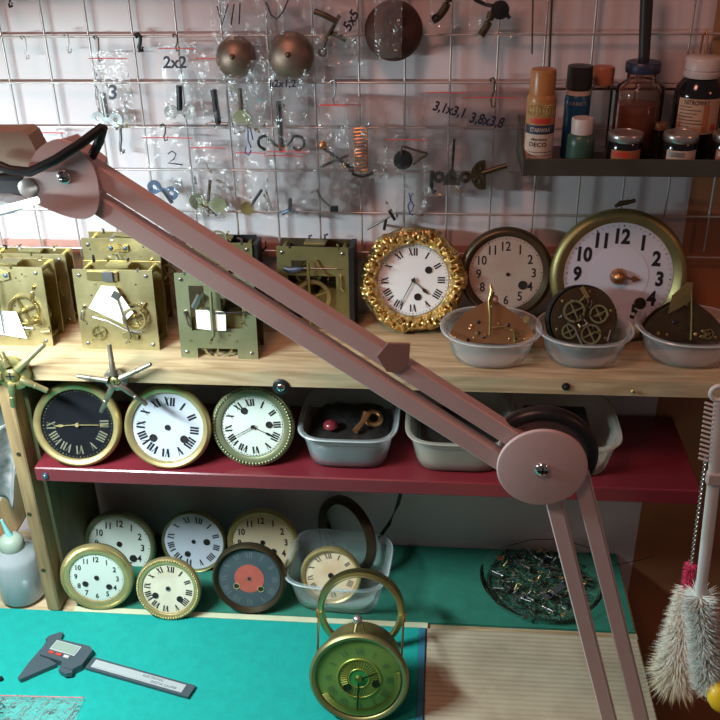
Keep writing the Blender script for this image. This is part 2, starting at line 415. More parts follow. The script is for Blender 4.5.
# bench
bench = thing('workbench', (0, 0, 0), 'workbench top under green cloth, teal felt and corrugated mat', 'workbench')
bx(-.9, .755, -.62, WY-.002, ZB-.04, ZB-.003).build('bench_top', 'pine', bench)
for x in (-.8, .70):
    for y in (-.55, -.06): bx(x-.025, x+.025, y-.025, y+.025, .0, ZB-.04).build('leg', 'pinev', bench)
def cloth_fn(u, v):
    x = .021+u*(.752-.021); y = -.144+v*(WY+.14)
    return (x, y, ZB+.0004+.0006*noise.noise(Vector((x*18, y*30, 0))))
mb = MB().grid(cloth_fn, 60, 16)
mb.box(((.021+.752)/2, (-.144+WY-.004)/2, ZB-.0017), (.731, WY-.004+.144, .002))
tag(mb.build('green_cloth', 'greencloth'), 'dark green cloth lying at the back of the bench under the clock dials', 'cloth')
tag(MB().box((.255, -.149, ZB-.0008), (.47, .009, .004), bev=.0008).build('pale_lath', 'lath'), 'thin pale wooden lath between the green cloth and teal felt', 'lath')
mb = MB().box((-.21, -.386, ZB-.0008), (1.378, .464, .0035), bev=.001)
o = mb.build('teal_felt_mat', 'teal'); tag(o, 'bright teal felt mat on the bench under the caliper', 'mat')
MB().box((.483, -.386, ZB-.0006), (.009, .464, .004), bev=.001).build('edge_binding', 'blueedge', o)
# corrugated mat
nr = 46; prof = []
mbm = MB(); y0, y1 = -.155, -.60; x0, x1 = .489, .752
def corr(u, v):
    y = y0+(y1-y0)*v; x = x0+(x1-x0)*u
    return (x, y, ZB+.0012+.0011*abs(math.sin(PI*v*62))+.0012*noise.noise(Vector((x*9, y*9, 2))))
mbm.grid(corr, 30, 62*6)
mbm.box(((x0+x1)/2, (y0+y1)/2, ZB-.002), (x1-x0, y0-y1, .002))
tag(mbm.build('corrugated_mat', 'mat_beige'), 'beige ribbed corrugated mat with brown stains on the right of the bench', 'mat')

# ------------------------------------------------------------ wire grid on the wall
g = thing('wire_grid', (0, 0, OZ-.27), 'white welded wire grid hung on the wall above the movements', 'wire grid')
for i in range(-3, 19):
    x = .05*i+.0
    zb = -.262 if i < 15 else -.243
    MB().tube([(x, 0, .27+zb), (x+.0006*math.sin(i*3.1), 0, .27-.1), (x, 0, .27+.14)], .00135, 8).build('vertical_wire', 'wire', g)
for j in range(-5, 3):
    MB().tube([(-.17, -.0024, .27+.05*j), (.4, -.0024+.0006*math.sin(j*2.), .27+.05*j), (.92, -.0024, .27+.05*j)], .0013, 8).build('horizontal_wire', 'wire', g)

# ------------------------------------------------------------ clocks
def solve_stand(px, py, rpx, zs, tilt, extra=0.):
    lo, hi = -.9, .1
    def f(Y):
        c = P(px, py, Y=Y); return c.z - L(rpx, c)*math.cos(tilt)-zs-extra
    for _ in range(60):
        m = (lo+hi)/2
        # moving away (larger Y) lowers the centre
        if f(m) > 0: lo = m
        else: hi = m
    return P(px, py, Y=lo)
def dial_clock(name, label, cat, px, py, rpx, zs, tilt=14, yawd=0, group=None, inner=.82, face='enamel', rim='gold', style='round', num='roman', ncol='ink',
               nr=.76, nh=.17, rot=0, holes=(), hands=None, depthm=.014, back='brass_dull', center=None, nwf=.13, bold=.0, skip=(), track=True, Y=None, rimfn=None, ns=12):
    t = math.radians(tilt)
    c = P(px, py, Y=Y) if Y is not None else solve_stand(px, py, rpx, zs, t)
    R = L(rpx, c); yw = math.radians(yawd)
    basis = RZ(yw) @ RX(-t)
    base = c - basis @ Vector((0, 0, R))
    o = thing(name, base, label, cat, group, basis=basis)
    ri = R*inner; cc = Vector((0, 0, R))
    # body behind the rim
    MB().lathe([(ri*.9, -.0005), (R*.97, -.0005), (R*.97, -.003), (R*.88, -depthm), (0, -depthm)], cc, (0, -1, 0), 64).build('back_plate', back, o)
    mb = MB(); n = 96
    if style == 'round':
        mb.lathe([(ri, .0010), (ri, .004), (ri+(R-ri)*.25, .006), (ri+(R-ri)*.6, .0068), (R*.985, .0045), (R, .001), (R, -.002), (R*.96, -.003)], cc, (0, -1, 0), n)
    elif style == 'deep':
        mb.lathe([(ri, .0010), (ri+(R-ri)*.35, .005), (ri+(R-ri)*.5, .008), (ri+(R-ri)*.62, .008), (ri+(R-ri)*.8, .006), (R*.98, .005), (R, .002), (R, -.004), (R*.96, -.005)], cc, (0, -1, 0), n)
    elif style in ('beaded', 'rope'):
        mb.lathe([(ri, .0010), (ri, .003), (ri+(R-ri)*.3, .0045), (R*.98, .003), (R, .0), (R, -.003), (R*.95, -.003)], cc, (0, -1, 0), n)
        nb = 72 if style == 'beaded' else 90; rr = ri+(R-ri)*.66
        for i in range(nb):
            a = 2*PI*i/nb; p = cc+Vector((rr*math.cos(a), -.0042, rr*math.sin(a)))
            if style == 'beaded': mb.ball(p, PI*rr/nb*.92, 6, 4)
            else:
                d = Vector((math.cos(a+.9), 0, math.sin(a+.9)))*(R-ri)*.30; mb.tube([p-d, p+Vector((0, -.0008, 0)), p+d], [.0006, .0011, .0006], 5)
    elif style == 'rococo':
        nu, nv = 420, 26
        def fn(u, v):
            a = 2*PI*u; lob = .045*math.sin(a*6+.8)+.03*math.sin(a*11+2)+.022*abs(math.sin(a*17))
            Ro = R*(.965+lob*.62); r = ri+(Ro-ri)*v
            prof_ = math.sin(PI*min(1, v*1.02))**.6
            h = .003+.0085*prof_+.0034*math.sin(a*26+v*9)*prof_+.0026*math.sin(a*12-v*14)*prof_+.003*noise.noise(Vector((math.cos(a)*9, math.sin(a)*9, v*4)))*prof_
            h += .0035*abs(math.sin(a*30+3*math.sin(a*6)))*v*(1-v)*4*.6
            return cc+Vector((r*math.cos(a), -h, r*math.sin(a)))
        mb.grid(fn, nu, nv)
        for i in range(52):
            a = 2*PI*i/52; lob = .045*math.sin(a*6+.8)+.03*math.sin(a*11+2)+.022*abs(math.sin(a*17))
            Ro = R*(.965+lob*.62)*(.97+.02*math.sin(i*2.6)); bend = .10*math.sin(a*6+.4); pts = []; rad_ = []
            for k in range(9):
                v = .34+.66*k/8; rr = ri+(Ro-ri)*v; aa = a+bend*(v-.34)**1.3
                hh = .003+.0095*math.sin(PI*min(1, v*1.0))**.6+.0012*math.sin(i*1.9)
                pts.append(cc+Vector((rr*math.cos(aa), -hh-.0004, rr*math.sin(aa)))); rad_.append(.0008+.0015*math.sin(PI*(k+.6)/9)**.7)
            mb.tube(pts, rad_, 8)
        for i in range(12):
            a = 2*PI*(i+.3)/12; d0 = cc+Vector(((ri+(R-ri)*.42)*math.cos(a), -.0125, (ri+(R-ri)*.42)*math.sin(a))); sg = (-1)**i
            pts = []
            for k in range(14):
                t_ = k/13*5.2; q_ = .0056*(1-k/16); th_ = a+sg*t_+1.0
                pts.append(d0+Vector((q_*math.cos(th_), -.0012*math.sin(t_*.6), q_*math.sin(th_))))
            mb.tube(pts, [.0009+.0010*(1-k/13) for k in range(14)], 8); mb.ball(pts[-1], .0016)
        mb.torus(cc+Vector((0, -.004, 0)), (0, -1, 0), ri+.0012, .0012, 80, 8)
    mb.build('bezel', rim, o)
    # dial face, gently domed lip at the edge
    yd = -.0016
    mb = MB().lathe([(0, -yd), (ri*.9, -yd), (ri*.985, -yd-.0001), (ri*1.01, .0004)], cc, (0, -1, 0), 72, False)
    if center:
        mb.cur = 1; mb.lathe([(0, -yd+.0004), (R*center[0], -yd+.0004), (R*center[0], -yd)], cc, (0, -1, 0), 48, False)
    dl = mb.build('dial', [face, center[1]] if center else [face], o)
    yn = yd-.0003
    mb = MB(); rn = ri*(nr+(.015 if num == 'roman' else 0)); h = ri*nh*(1.22 if num == 'roman' else 1.15); nwf = nwf*1.35; bold = bold+.012; rad = math.radians(rot)
    for k in range(12):
        if k in skip: continue
        a = 2*PI*k/12+rad
        if num == 'roman': roman(mb, ROM[k], rn, a, h, yn, nwf)
        elif num == 'arabic': put_text(mb, str(k or 12), rn*math.sin(a), rn*math.cos(a), h, yn, -rad, .84, bold)
        elif num == 'ticks': roman(mb, 'I', rn, a, h, yn, nwf)
    if track:
        for k in range(60):
            a = 2*PI*k/60+rad; w_ = .0006 if k % 5 == 0 else .00025; r0 = ri*.925; r1 = ri*.96
            ux, uz = math.cos(a), -math.sin(a); vx, vz = math.sin(a), math.cos(a)
            mb.add([(r0*vx-w_*ux, yn, r0*vz-w_*uz), (r0*vx+w_*ux, yn, r0*vz+w_*uz), (r1*vx+w_*ux, yn, r1*vz+w_*uz), (r1*vx-w_*ux, yn, r1*vz-w_*uz)], [(0, 1, 2, 3)])
    if track == 'line': ringflat(mb, ri*.955, ri*.963, yn, 64)
    mb.v = [(x, y, z+R) for x, y, z in mb.v]
    mb.build('numerals', ncol, dl)
    for hx, hz, hr, hm in holes:
        mb = MB(); p = cc+Vector((hx*ri, yn-.0001, hz*ri))
        mb.lathe([(0, 0), (hr*ri*.8, 0)], p, (0, -1, 0), 18, False)
        if hm != 'plain': mb.cur = 1
        mb.lathe([(hr*ri*.75, 0), (hr*ri*.8, .0006), (hr*ri, .0006), (hr*ri*1.02, 0)], p, (0, -1, 0), 18)
        mb.build('winding_hole' if abs(hx)+abs(hz) > .05 else 'centre_hole', ['contents', 'ink' if hm == 'plain' else hm], dl)
    if hands:
        for nm, a, ln, w_, hm in hands:
            a = math.radians(a); mb = MB(); ux, uz = math.cos(a), -math.sin(a); vx, vz = math.sin(a), math.cos(a); ln *= ri; w_ *= ri
            y = yn-.0012-(.0008 if nm == 'minute_hand' else 0)
            def q(pts, yy=y):
                mb.prism([(b*vx+s_*ux, b*vz+s_*uz) for s_, b in pts], yy, yy-.0004, cc)
            if nm == 'hour_hand' or w_ > .03*ri:
                q([(-w_*.35, 0), (w_*.35, 0), (w_*.3, ln*.55), (-w_*.3, ln*.55)]); q([(-w_*.3, ln*.55), (0, ln*.48), (w_*.3, ln*.55), (w_*1.3, ln*.68), (0, ln), (-w_*1.3, ln*.68)])
            else:
                q([(-w_*.5, -ln*.12), (w_*.5, -ln*.12), (w_*.35, ln*.7), (-w_*.35, ln*.7)])
                mb.torus(cc+Vector((vx*ln*.76, y, vz*ln*.76)), (0, -1, 0), w_*1.0, w_*.3, 14, 5); q([(-w_*.6, ln*.80), (w_*.6, ln*.80), (0, ln)])
            mb.cyl(cc+Vector((0, y+.0006, 0)), cc+Vector((0, y-.0016, 0)), ri*.055, n=14)
            mb.build(nm, hm, o)
    return o, R, ri, c
dc = {}
# upper shelf -------------------------------------------------------
dc['gilt'] = dial_clock('ornate_wall_clock', 'white clock in an ornate gilt rococo frame on the pine shelf', 'clock', 413, 280, 54, Z1, 16, 3, None, .665, 'enamel', 'gilt', 'rococo',
    nr=.77, nh=.17, rot=0, holes=[(.43, .28, .10, 'plain'), (.13, -.47, .10, 'plain')], hands=[('hour_hand', 132, .62, .04, 'darkbr'), ('minute_hand', 208, .84, .028, 'darkbr')], depthm=.02, nwf=.15)
dc['pink'] = dial_clock('bronze_rim_clock', 'clock dial with worn pinkish face and wide bronze rim beside the gilt clock', 'clock', 506, 273, 46, Z1, 12, 0, None, .80, 'enamel_pk', 'darkbr', 'deep', num='arabic', nr=.74, nh=.22, rot=-2,
    holes=[(.46, -.32, .12, 'plain'), (.05, -.03, .05, 'darkbr')], depthm=.012, Y=-.026)
dc['big'] = dial_clock('large_white_clock', 'large white clock with bold black numbers and brass rim behind the bowls', 'clock', 618, 276, 67, Z1, 12, -2, None, .80, 'enamel_b', 'brass_dull', 'deep', num='arabic', nr=.75, nh=.25, rot=2,
    holes=[(.44, -.50, .11, 'darkbr')], hands=[('hour_hand', 97, .42, .045, 'copper')], depthm=.03, bold=.03, center=(.44, 'enamel_b2'))
# brass centre boss and little figure on the rim
o, R, ri, c = dc['big']
MB().lathe([(0, .012), (.004, .011), (.0075, .007), (.009, .002), (.0095, 0)], (0, -.003, R), (0, -1, 0), 24).build('centre_boss', 'copper', o)
mb = MB().tube([(-.010, 0, 2*R+.002), (-.004, 0, 2*R+.006), (.003, 0, 2*R+.007), (.009, 0, 2*R+.0085)], [.0018, .003, .0028, .0022], 8)
mb.ball((.010, 0, 2*R+.009), .0026); mb.tube([(.002, 0, 2*R+.008), (.003, 0, 2*R+.012)], .0009, 6); mb.tube([(-.003, 0, 2*R-.002), (-.003, 0, 2*R+.006)], .0012, 6)
mb.build('finial', 'darkbr', o)
# middle shelf
Zs = Z2
dial_clock('black_dial_clock', 'black dial clock with thin gold hands on the red shelf', 'clock', 78, 424, 44, Zs, 16, 6, None, .82, 'black', 'gold', 'round', nr=.72, nh=.2, rot=0, ncol='ghost',
    hands=[('hour_hand', 268, .66, .032, 'gold'), ('minute_hand', 92, .86, .022, 'gold')], depthm=.025, skip=(11, 0, 1, 10, 2))
dial_clock('roman_dial_clock', 'white roman-numeral dial with two winding holes, centre of the red shelf trio', 'clock', 168, 427, 43.5, Zs, 15, 3, None, .83, 'enamel_b', 'gold', 'round', nr=.73, nh=.2, rot=7, nwf=.17, track=False,
    holes=[(-.42, -.30, .11, 'plain'), (.44, -.34, .11, 'plain'), (.0, .0, .08, 'plain')], depthm=.02)
dial_clock('beaded_roman_clock', 'white roman clock with beaded brass rim and crossed dark hands on red shelf', 'clock', 253, 426, 42, Zs, 15, 0, None, .76, 'enamel_g', 'brass_green', 'beaded', nr=.76, nh=.19, rot=-6, nwf=.17, track='line',
    holes=[(-.26, .5, .11, 'plain'), (.52, .07, .11, 'plain')], hands=[('hour_hand', 115, .78, .035, 'iron'), ('minute_hand', 240, .93, .026, 'iron')], depthm=.02)
# bench row
dial_clock('arabic_enamel_dial', 'white arabic-numeral dial leaning at the back left of the bench', 'clock dial', 120, 545, 37, ZB, 14, 0, 'dials leaning at the back of the bench', .86, 'enamel_g', 'brass_green', 'round', num='arabic', nr=.74, nh=.2, rot=4, bold=.02,
    holes=[(0, .05, .09, 'plain'), (.42, -.42, .12, 'plain')], Y=-.052)
dial_clock('plain_roman_dial', 'bluish white roman dial with narrow rim between two other dials', 'clock dial', 194, 541, 32.5, ZB, 14, 0, 'dials leaning at the back of the bench', .93, 'enamel_b', 'brass_dull', 'round', nr=.76, nh=.18, rot=14, track=False, nwf=.16,
    holes=[(0, .0, .07, 'plain'), (.44, .0, .11, 'plain'), (-.22, -.45, .10, 'plain')], Y=-.05)
dial_clock('peach_arabic_dial', 'peach-coloured arabic dial behind the dark dial with red centre', 'clock dial', 263, 542, 36, ZB, 14, 0, 'dials leaning at the back of the bench', .86, 'enamel_p', 'gold', 'round', num='arabic', nr=.76, nh=.2, rot=-3, bold=.02,
    holes=[(0, .0, .08, 'plain'), (.35, -.3, .1, 'plain')], Y=-.048)
dial_clock('gold_rim_arabic_dial', 'white arabic dial in a wide gold rope-edged rim, nearest the wooden post', 'clock dial', 97, 577, 37, ZB, 9, 4, None, .74, 'enamel_g', 'gold', 'rope', num='arabic', nr=.76, nh=.19, rot=4, bold=.015,
    holes=[(0, 0, .09, 'plain'), (-.44, -.25, .11, 'plain'), (.42, -.38, .11, 'plain')])
dial_clock('small_roman_dial', 'small grey-white roman dial with pierced brass rim in front row', 'clock dial', 168.5, 588.5, 33, ZB, 17, 0, None, .80, 'enamel_c', 'gold', 'beaded', nr=.79, nh=.2, rot=8, nwf=.16, track=False,
    holes=[(0, .02, .10, 'lid'), (-.5, -.28, .12, 'plain'), (.44, -.38, .12, 'plain')])
dial_clock('dark_red_centre_dial', 'dark slate clock dial with a red centre disc and brass rim', 'clock dial', 249.5, 578, 37.5, ZB, 15, 0, None, .84, 'slate', 'darkbr', 'deep', nr=.80, nh=.16, ncol='ghost2', rot=0,
    holes=[(.0, .0, .07, 'steel'), (-.41, -.27, .11, 'gold'), (.37, -.34, .11, 'gold')], center=(.40, 'reddisc'))

# ------------------------------------------------------------ brass movements
def movement(name, label, px, py, wpx, hpx, zs=Z1, tilt=4, yawd=0, d=.035, face='brass_pale', variant=0, Yf=None, group='brass clock movements along the pine shelf', back='brass', bx_=0., xt=0.):
    base = P(px, py, Z=zs) if Yf is None else P(px, py, Y=Yf)
    base.z = zs
    w_ = L(wpx, base); va = math.radians(25+tilt*.0); h = L(hpx, base)/math.cos(va)
    o = thing(name, base, label, 'clock movement', group, rot=(-math.radians(tilt), 0, math.radians(yawd)))
    t = .0022
    def plate(y, windows):
        mb = MB(); xs = sorted({-w_/2, w_/2, *[a*w_ for q in windows for a in (q[0], q[1])]}); zz = sorted({0, h, *[a*h for q in windows for a in (q[2], q[3])]})
        for i in range(len(xs)-1):
            for j in range(len(zz)-1):
                cx = (xs[i]+xs[i+1])/2; cz = (zz[j]+zz[j+1])/2
                if any(q[0]*w_ < cx < q[1]*w_ and q[2]*h < cz < q[3]*h for q in windows): continue
                mb.box((cx, y, cz), (xs[i+1]-xs[i], t, zz[j+1]-zz[j]))
        return mb
    win = {0: [], 1: [], 2: [(-.33, -.14, .33, .86), (.06, .33, .36, .72), (-.28, .24, -.01, .12)], 3: [(-.3, .3, .28, .66), (-.22, .26, -.01, .14)], 4: [(-.36, .32, .06, .66), (-.3, -.08, .70, .84)]}[variant]
    # lift slightly because tilted plates
    plate(0, win).build('front_plate', face, o)
    plate(d, []).build('back_plate', back, o)
    for sx in (-1, 1):
        for z in (.07, .93):
            MB().cyl((sx*w_*.42, t*.6, h*z), (sx*w_*.42, d-t*.6, h*z), .0032, n=10).build('pillar', 'brass_dull', o)
            screw_head(o, (sx*w_*.42, -t*.5, h*z), (0, -1, 0), .0026, 'steel' if (sx+z) % 1 else 'iron')
    for sx, r in ((-.2, .018), (.22, .018)):
        MB().cyl((sx*w_, .004, h*.33), (sx*w_, d-.004, h*.33), r, n=24).build('mainspring_barrel', 'brass_dull', o)
    for (gx, gz, gr, gy) in ((-.1, .62, .015, .5), (.25, .7, .012, .7), (.0, .3, .012, .3)):
        MB().gear((gx*w_, d*gy, gz*h), (0, 1, 0), gr, .0015, 30, 4).build('gear_wheel', 'brass_dull', o)
        MB().cyl((gx*w_, 0, gz*h), (gx*w_, d, gz*h), .001, n=6).build('arbor', 'steel', o)
    mb = MB()
    for k in range(9):
        x = rnd.uniform(-.38, .38)*w_; z = rnd.uniform(.1, .92)*h
        if any(q[0]*w_-.003 < x < q[1]*w_+.003 and q[2]*h-.003 < z < q[3]*h+.003 for q in win): continue
        mb.lathe([(.0006, .0004), (.0016, .0004), (.0016, 0)], (x, -t/2, z), (0, -1, 0), 10)
    if mb.v: mb.build('pivot_bushing', 'brass_dull', o)
    for k in range(5):
        x = rnd.uniform(-.36, .36)*w_; z = rnd.uniform(.15, .88)*h
        if not any(q[0]*w_-.004 < x < q[1]*w_+.004 and q[2]*h-.004 < z < q[3]*h+.004 for q in win):
            screw_head(o, (x, -t*.5, z), (0, -1, 0), rnd.choice((.0013, .0018, .0022)), rnd.choice(('brass_dull', 'steel', 'iron')))
    for k in range(2):
        x = (.38 if k else -.40)*w_; z = rnd.uniform(.55, .8)*h; dx = rnd.uniform(-.008, .008)
        MB().tube([(x, -.003, z), (x+dx*.6, -.0045, z-.008), (x+dx, -.004, z-.016), (x+dx+.003, -.004, z-.019)], [.0018, .0010, .0010, .0007], 7).build('lever', 'brass' if k else 'steel', o)
    for k in range(4):
        x = (-.34+.22*k+rnd.uniform(-.06, .06))*w_; y = rnd.choice((.0, d)); hh = rnd.uniform(.002, .007)
        mb = MB().tube([(x, y, h*.985), (x, y-.001, h+hh*.7), (x+rnd.uniform(-.005, .005), y-.002, h+hh)], [.0020, .0015, .0012], 7)
        mb.build('stop_post', rnd.choice(('brass', 'iron', 'brass_dull', 'steel')), o)
    xg = rnd.uniform(-.30, -.18)*w_; zg = rnd.uniform(.22, .32)*h
    if variant == 0:
        MB().gear((xg, -.0035, zg), (0, -1, 0), .0085, .0012, 26, 4).build('gear_wheel', 'brass_dull', o)
        MB().prism([(-.006, -.0035), (.012, -.0045), (.013, .001), (.002, .004), (-.006, .003)], -.0055, -.0045, (w_*.12, 0, h*.20)).build('cock', 'brass_dull', o)
        MB().tube([(-w_*.3, -.004, h*.42), (-w_*.1, -.006, h*.38), (w_*.12, -.005, h*.26), (w_*.3, -.004, h*.24)], .0009, 6).build('long_lever', 'steel', o)
        mb = MB()
        for k in range(10): mb.lathe([(0, .0002), (.0011, .0002), (.0011, 0)], (rnd.uniform(-.42, .42)*w_, -t/2, rnd.uniform(.06, .92)*h), (0, -1, 0), 10)
        mb.build('pivot_hole', 'contents', o)
    mb = MB().box((w_*.02, d*.5, h*1.005), (w_*.3, d*.5, .003), bev=.0005); mb.build('top_bridge', 'brass_dull', o)
    return o, w_, h
def gearpart(o, x, z, r, y=-.005, m='brass', teeth=40, sp=5, name='gear_wheel', rim=.13):
    MB().gear((x, y, z), (0, -1, 0), r, .0014, teeth, sp, rim).cyl((x, -.001, z), (x, y-.004, z), .0012, n=8).build(name, m, o)
def bracket(o, x, z, w_, h, m='brass_pale', y=-.0035):
    mb = MB().prism([(x-w_/2, z-h*.3), (x-w_*.2, z-h*.5), (x+w_*.2, z-h*.5), (x+w_/2, z-h*.3), (x+w_/2, z+h*.4), (x+w_*.2, z+h*.25), (x, z+h*.5), (x-w_*.2, z+h*.25), (x-w_/2, z+h*.4)], y+.001, y-.001)
    b = mb.build('suspension_bracket', m, o)
    for s_ in (-1, 1): screw_head(b, (x+s_*w_*.36, y-.001, z+h*.05), (0, -1, 0), .0028, 'bluesteel', 'screw')
def rod(o, pts, r=.0012, m='steel', name='pendulum_rod'):
    MB().tube(pts, r, 8).build(name, m, o)
def papertag(o, pts, y=-.006, m='paper'):
    MB().prism(pts, y, y-.0003).build('paper_tag', m, o)
# M2 back left
o, w_, h = movement('back_movement', 'brass movement at the far left back, behind the one with a white tag', 36, 312, 78, 66, Yf=-.045, variant=0, tilt=2, d=.022)
bracket(o, w_*.06, h*.86, .020, .012, 'brass'); rod(o, [(w_*.02, -.006, h*.82), (w_*.02, -.006, h*.5)], .0018, 'brass')
# M4 back middle
o, w_, h = movement('back_movement', 'pale brass movement behind the one with the folded cream tag', 130, 316, 76, 82, Yf=-.045, variant=0, tilt=2, d=.025)
bracket(o, -.002, h*.9, .024, .010, 'brass'); rod(o, [(-.004, -.007, h*.85), (.001, -.008, h*.72), (.016, -.008, h*.76)], .0009)
MB().lathe([(0, .006), (.004, .005), (.007, .001), (.0072, 0), (0, 0)], (-.004, -.006, h*.73), (0, 0, 1), 20).build('bell_cup', 'steel', o)
rod(o, [(-.017, -.006, h*.66), (-.017, -.006, h*.78)], .0022, 'steel', 'hammer_spring')
gearpart(o, w_*.52, h*.55, .013, .012, 'brass_pale', 30, 4)
# M6
o, w_, h = movement('back_movement', 'brass movement with a wheel on top, half hidden behind the lamp arm', 225, 316, 64, 80, Yf=-.045, variant=0, tilt=2, d=.03, face='brass_dull', back='iron')
MB().gear((-.002, .006, h+.002), (0, -1, 0), .0105, .0015, 30, 4).build('gear_wheel', 'brass_green', o)
rod(o, [(w_*.46, .03, h*.82), (w_*.58, .03, h*.82), (w_*.64, .03, h*.86), (w_*.63, .03, h*.93)], .0014, 'iron', 'gong_hook')
bx_l = MB().box((w_*.5+.003, .016, h*.5), (.005, .03, h*.96)); bx_l.build('side_cheek', 'iron', o)
# M7
o, w_, h = movement('skeleton_movement', 'open brass movement with blue hammer and spoked wheel beside the gilt clock', 315, 324, 70, 78, Yf=-.045, variant=4, tilt=2, d=.03, face='brass_dull', back='darkbr', yawd=-2)
gearpart(o, .0, h*.42, .0205, -.004, 'brass', 48, 3, rim=.2)
rod(o, [(-.004, -.009, h*.85), (-.004, -.009, h*.1)], .0018, 'brass')
MB().tube([(-.033, -.007, h*.76), (-.026, -.007, h*.74), (-.018, -.007, h*.75), (-.010, -.007, h*.77)], [.003, .0042, .0038, .001], 8).build('bell_hammer', 'bluesteel', o)
rod(o, [(-.010, -.007, h*.77), (.03, -.006, h*.77)], .0007, 'steel', 'lever')
rod(o, [(.004, -.004, h*.86), (.012, -.005, h*.72), (.02, -.005, h*.68), (.018, -.005, h*.63)], .0011, 'brass', 'lever')
MB().box((w_*.5+.003, .016, h*.5), (.006, .034, h)).build('side_cheek', 'iron', o)
papertag(o, [(-.02, h*.06), (.022, h*.06), (.006, h*.3), (-.004, h*.3)], .004, 'copper')
# M1 front left
o, w_, h = movement('front_movement', 'brass movement with white tag and thin spoked wheel, front left of shelf', 13, 345, 84, 74, tilt=5, d=.034)
gearpart(o, w_*.22, h*.47, .0175, -.005, 'brass', 44, 4, rim=.1); gearpart(o, w_*.37, h*.36, .006, -.008, 'brass', 16, 4, name='pinion')
bracket(o, -.002, h*.9, .026, .012); rod(o, [(-.002, -.007, h*.85), (-.004, -.009, h*.5), (-.003, -.010, h*.2), (-.010, -.010, h*.14)], .0011)
papertag(o, [(-.035, h*.48), (.014, h*.46), (.022, h*.12), (-.035, h*.2)], -.0065, 'paperw')
rod(o, [(w_*.40, -.005, h*.2), (w_*.52, -.006, h*.22), (w_*.5, -.006, h*.28)], .002, 'brass_pale', 'lever')
# M3 front middle
o, w_, h = movement('front_movement', 'brass movement with folded cream paper tag, second from left in front row', 121.5, 349, 79, 75, tilt=5, d=.034)
MB().box((-.011, -.0028, h*.93), (.036, .0025, .0105), bev=.0005).build('cock', 'brass', o)
MB().box((-.004, -.005, h*.93), (.013, .003, .012), bev=.0008).build('suspension_block', 'steel', o)
papertag(o, [(-.012, h*.83), (.004, h*.82), (.022, h*.5), (.008, h*.36), (-.030, h*.55)], -.0075)
rod(o, [(.004, -.009, h*.75), (.012, -.010, h*.4), (.017, -.010, h*.2), (.010, -.010, h*.12)], .0011)
MB().box((.004, -.009, h*.72), (.008, .002, .009), RY(.6)).build('crutch', 'steel', o)
gearpart(o, w_*.24, h*.45, .0145, -.005, 'brass', 36, 4, rim=.12)
mb = MB().torus((w_*.24, -.009, h*.42), (0, -1, 0), .013, .0012, 28, 6); mb.build('count_ring', 'brass_pale', o)
# M5
o, w_, h = movement('front_movement', 'greenish brass movement with pierced plate and two white tags under the lamp arm', 220, 358, 78, 80, tilt=5, d=.036, face='brass_green', variant=2, back='darkbr')
gearpart(o, -.002, h*.14, .017, .004, 'brass_pale', 40, 3, rim=.13)
MB().cyl((-.024, -.003, h*.62), (-.015, -.006, h*.78), .004, n=12).build('hammer', 'steel', o)
papertag(o, [(-.022, h*.6), (-.006, h*.6), (-.006, h*.36), (-.022, h*.38)], -.0065, 'paper'); papertag(o, [(-.002, h*.60), (.012, h*.58), (.011, h*.36), (-.002, h*.36)], -.0065, 'paper')
rod(o, [(-.003, -.008, h*.82), (-.003, -.009, h*.3), (-.006, -.009, h*.25)], .0018, 'brass_green')
rod(o, [(-.014, -.006, h*.64), (.0, -.010, h*.58), (.038, -.008, h*.59)], .0009, 'iron', 'lever')

# ------------------------------------------------------------ containers
def superring(ax, ay, z, e=2., n=64, rot=0):
    out = []
    for i in range(n):
        t = 2*PI*i/n; c_, s_ = math.cos(t), math.sin(t)
        x = ax*math.copysign(abs(c_)**(2/e), c_); y = ay*math.copysign(abs(s_)**(2/e), s_)
        out.append((x*math.cos(rot)-y*math.sin(rot), x*math.sin(rot)+y*math.cos(rot), z))
    return out
def tub(name, label, cat, base, ax, ay, h, e, m, group=None, taper=.82, rot=0, lip=.004, th=.0012):
    o = thing(name, base, label, cat, group, rot=(0, 0, rot)); mb = MB(); S = []
    f = lambda k: (ax*(taper+(1-taper)*k), ay*(taper+(1-taper)*k))
    a, b = f(0); S.append(superring(a*.9, b*.9, 0, e)); S.append(superring(a, b, .003, e))
    for k in (.3, .7): a, b = f(k); S.append(superring(a, b, h*k, e))
    a, b = f(.82); S.append(superring(a, b, h*.82, e)); S.append(superring(a+lip*.5, b+lip*.5, h*.83, e))
    S.append(superring(ax+lip*.6, ay+lip*.6, h*.985, e)); S.append(superring(ax+lip, ay+lip, h, e)); S.append(superring(ax+lip*.3, ay+lip*.3, h+.001, e)); S.append(superring(ax-th, ay-th, h, e))
    a, b = f(.5); S.append(superring(a-th, b-th, h*.5, e)); a, b = f(0); S.append(superring(a-th, b-th, th+.003, e)); S.append(superring(a*.9-th, b*.9-th, th, e))
    mb.loft(S, True, True); mb.build('tub_wall', m, o)
    mb = MB().loft([superring(ax+lip*1.05, ay+lip*1.05, h-.0015, e), superring(ax+lip*1.3, ay+lip*1.3, h-.0005, e), superring(ax+lip*1.05, ay+lip*1.05, h+.0008, e), superring(ax+lip*.6, ay+lip*.6, h-.0002, e), superring(ax+lip*1.05, ay+lip*1.05, h-.0015, e)])
    mb.build('rim', 'plastic_rim' if m == 'plastic' else m, o)
    return o
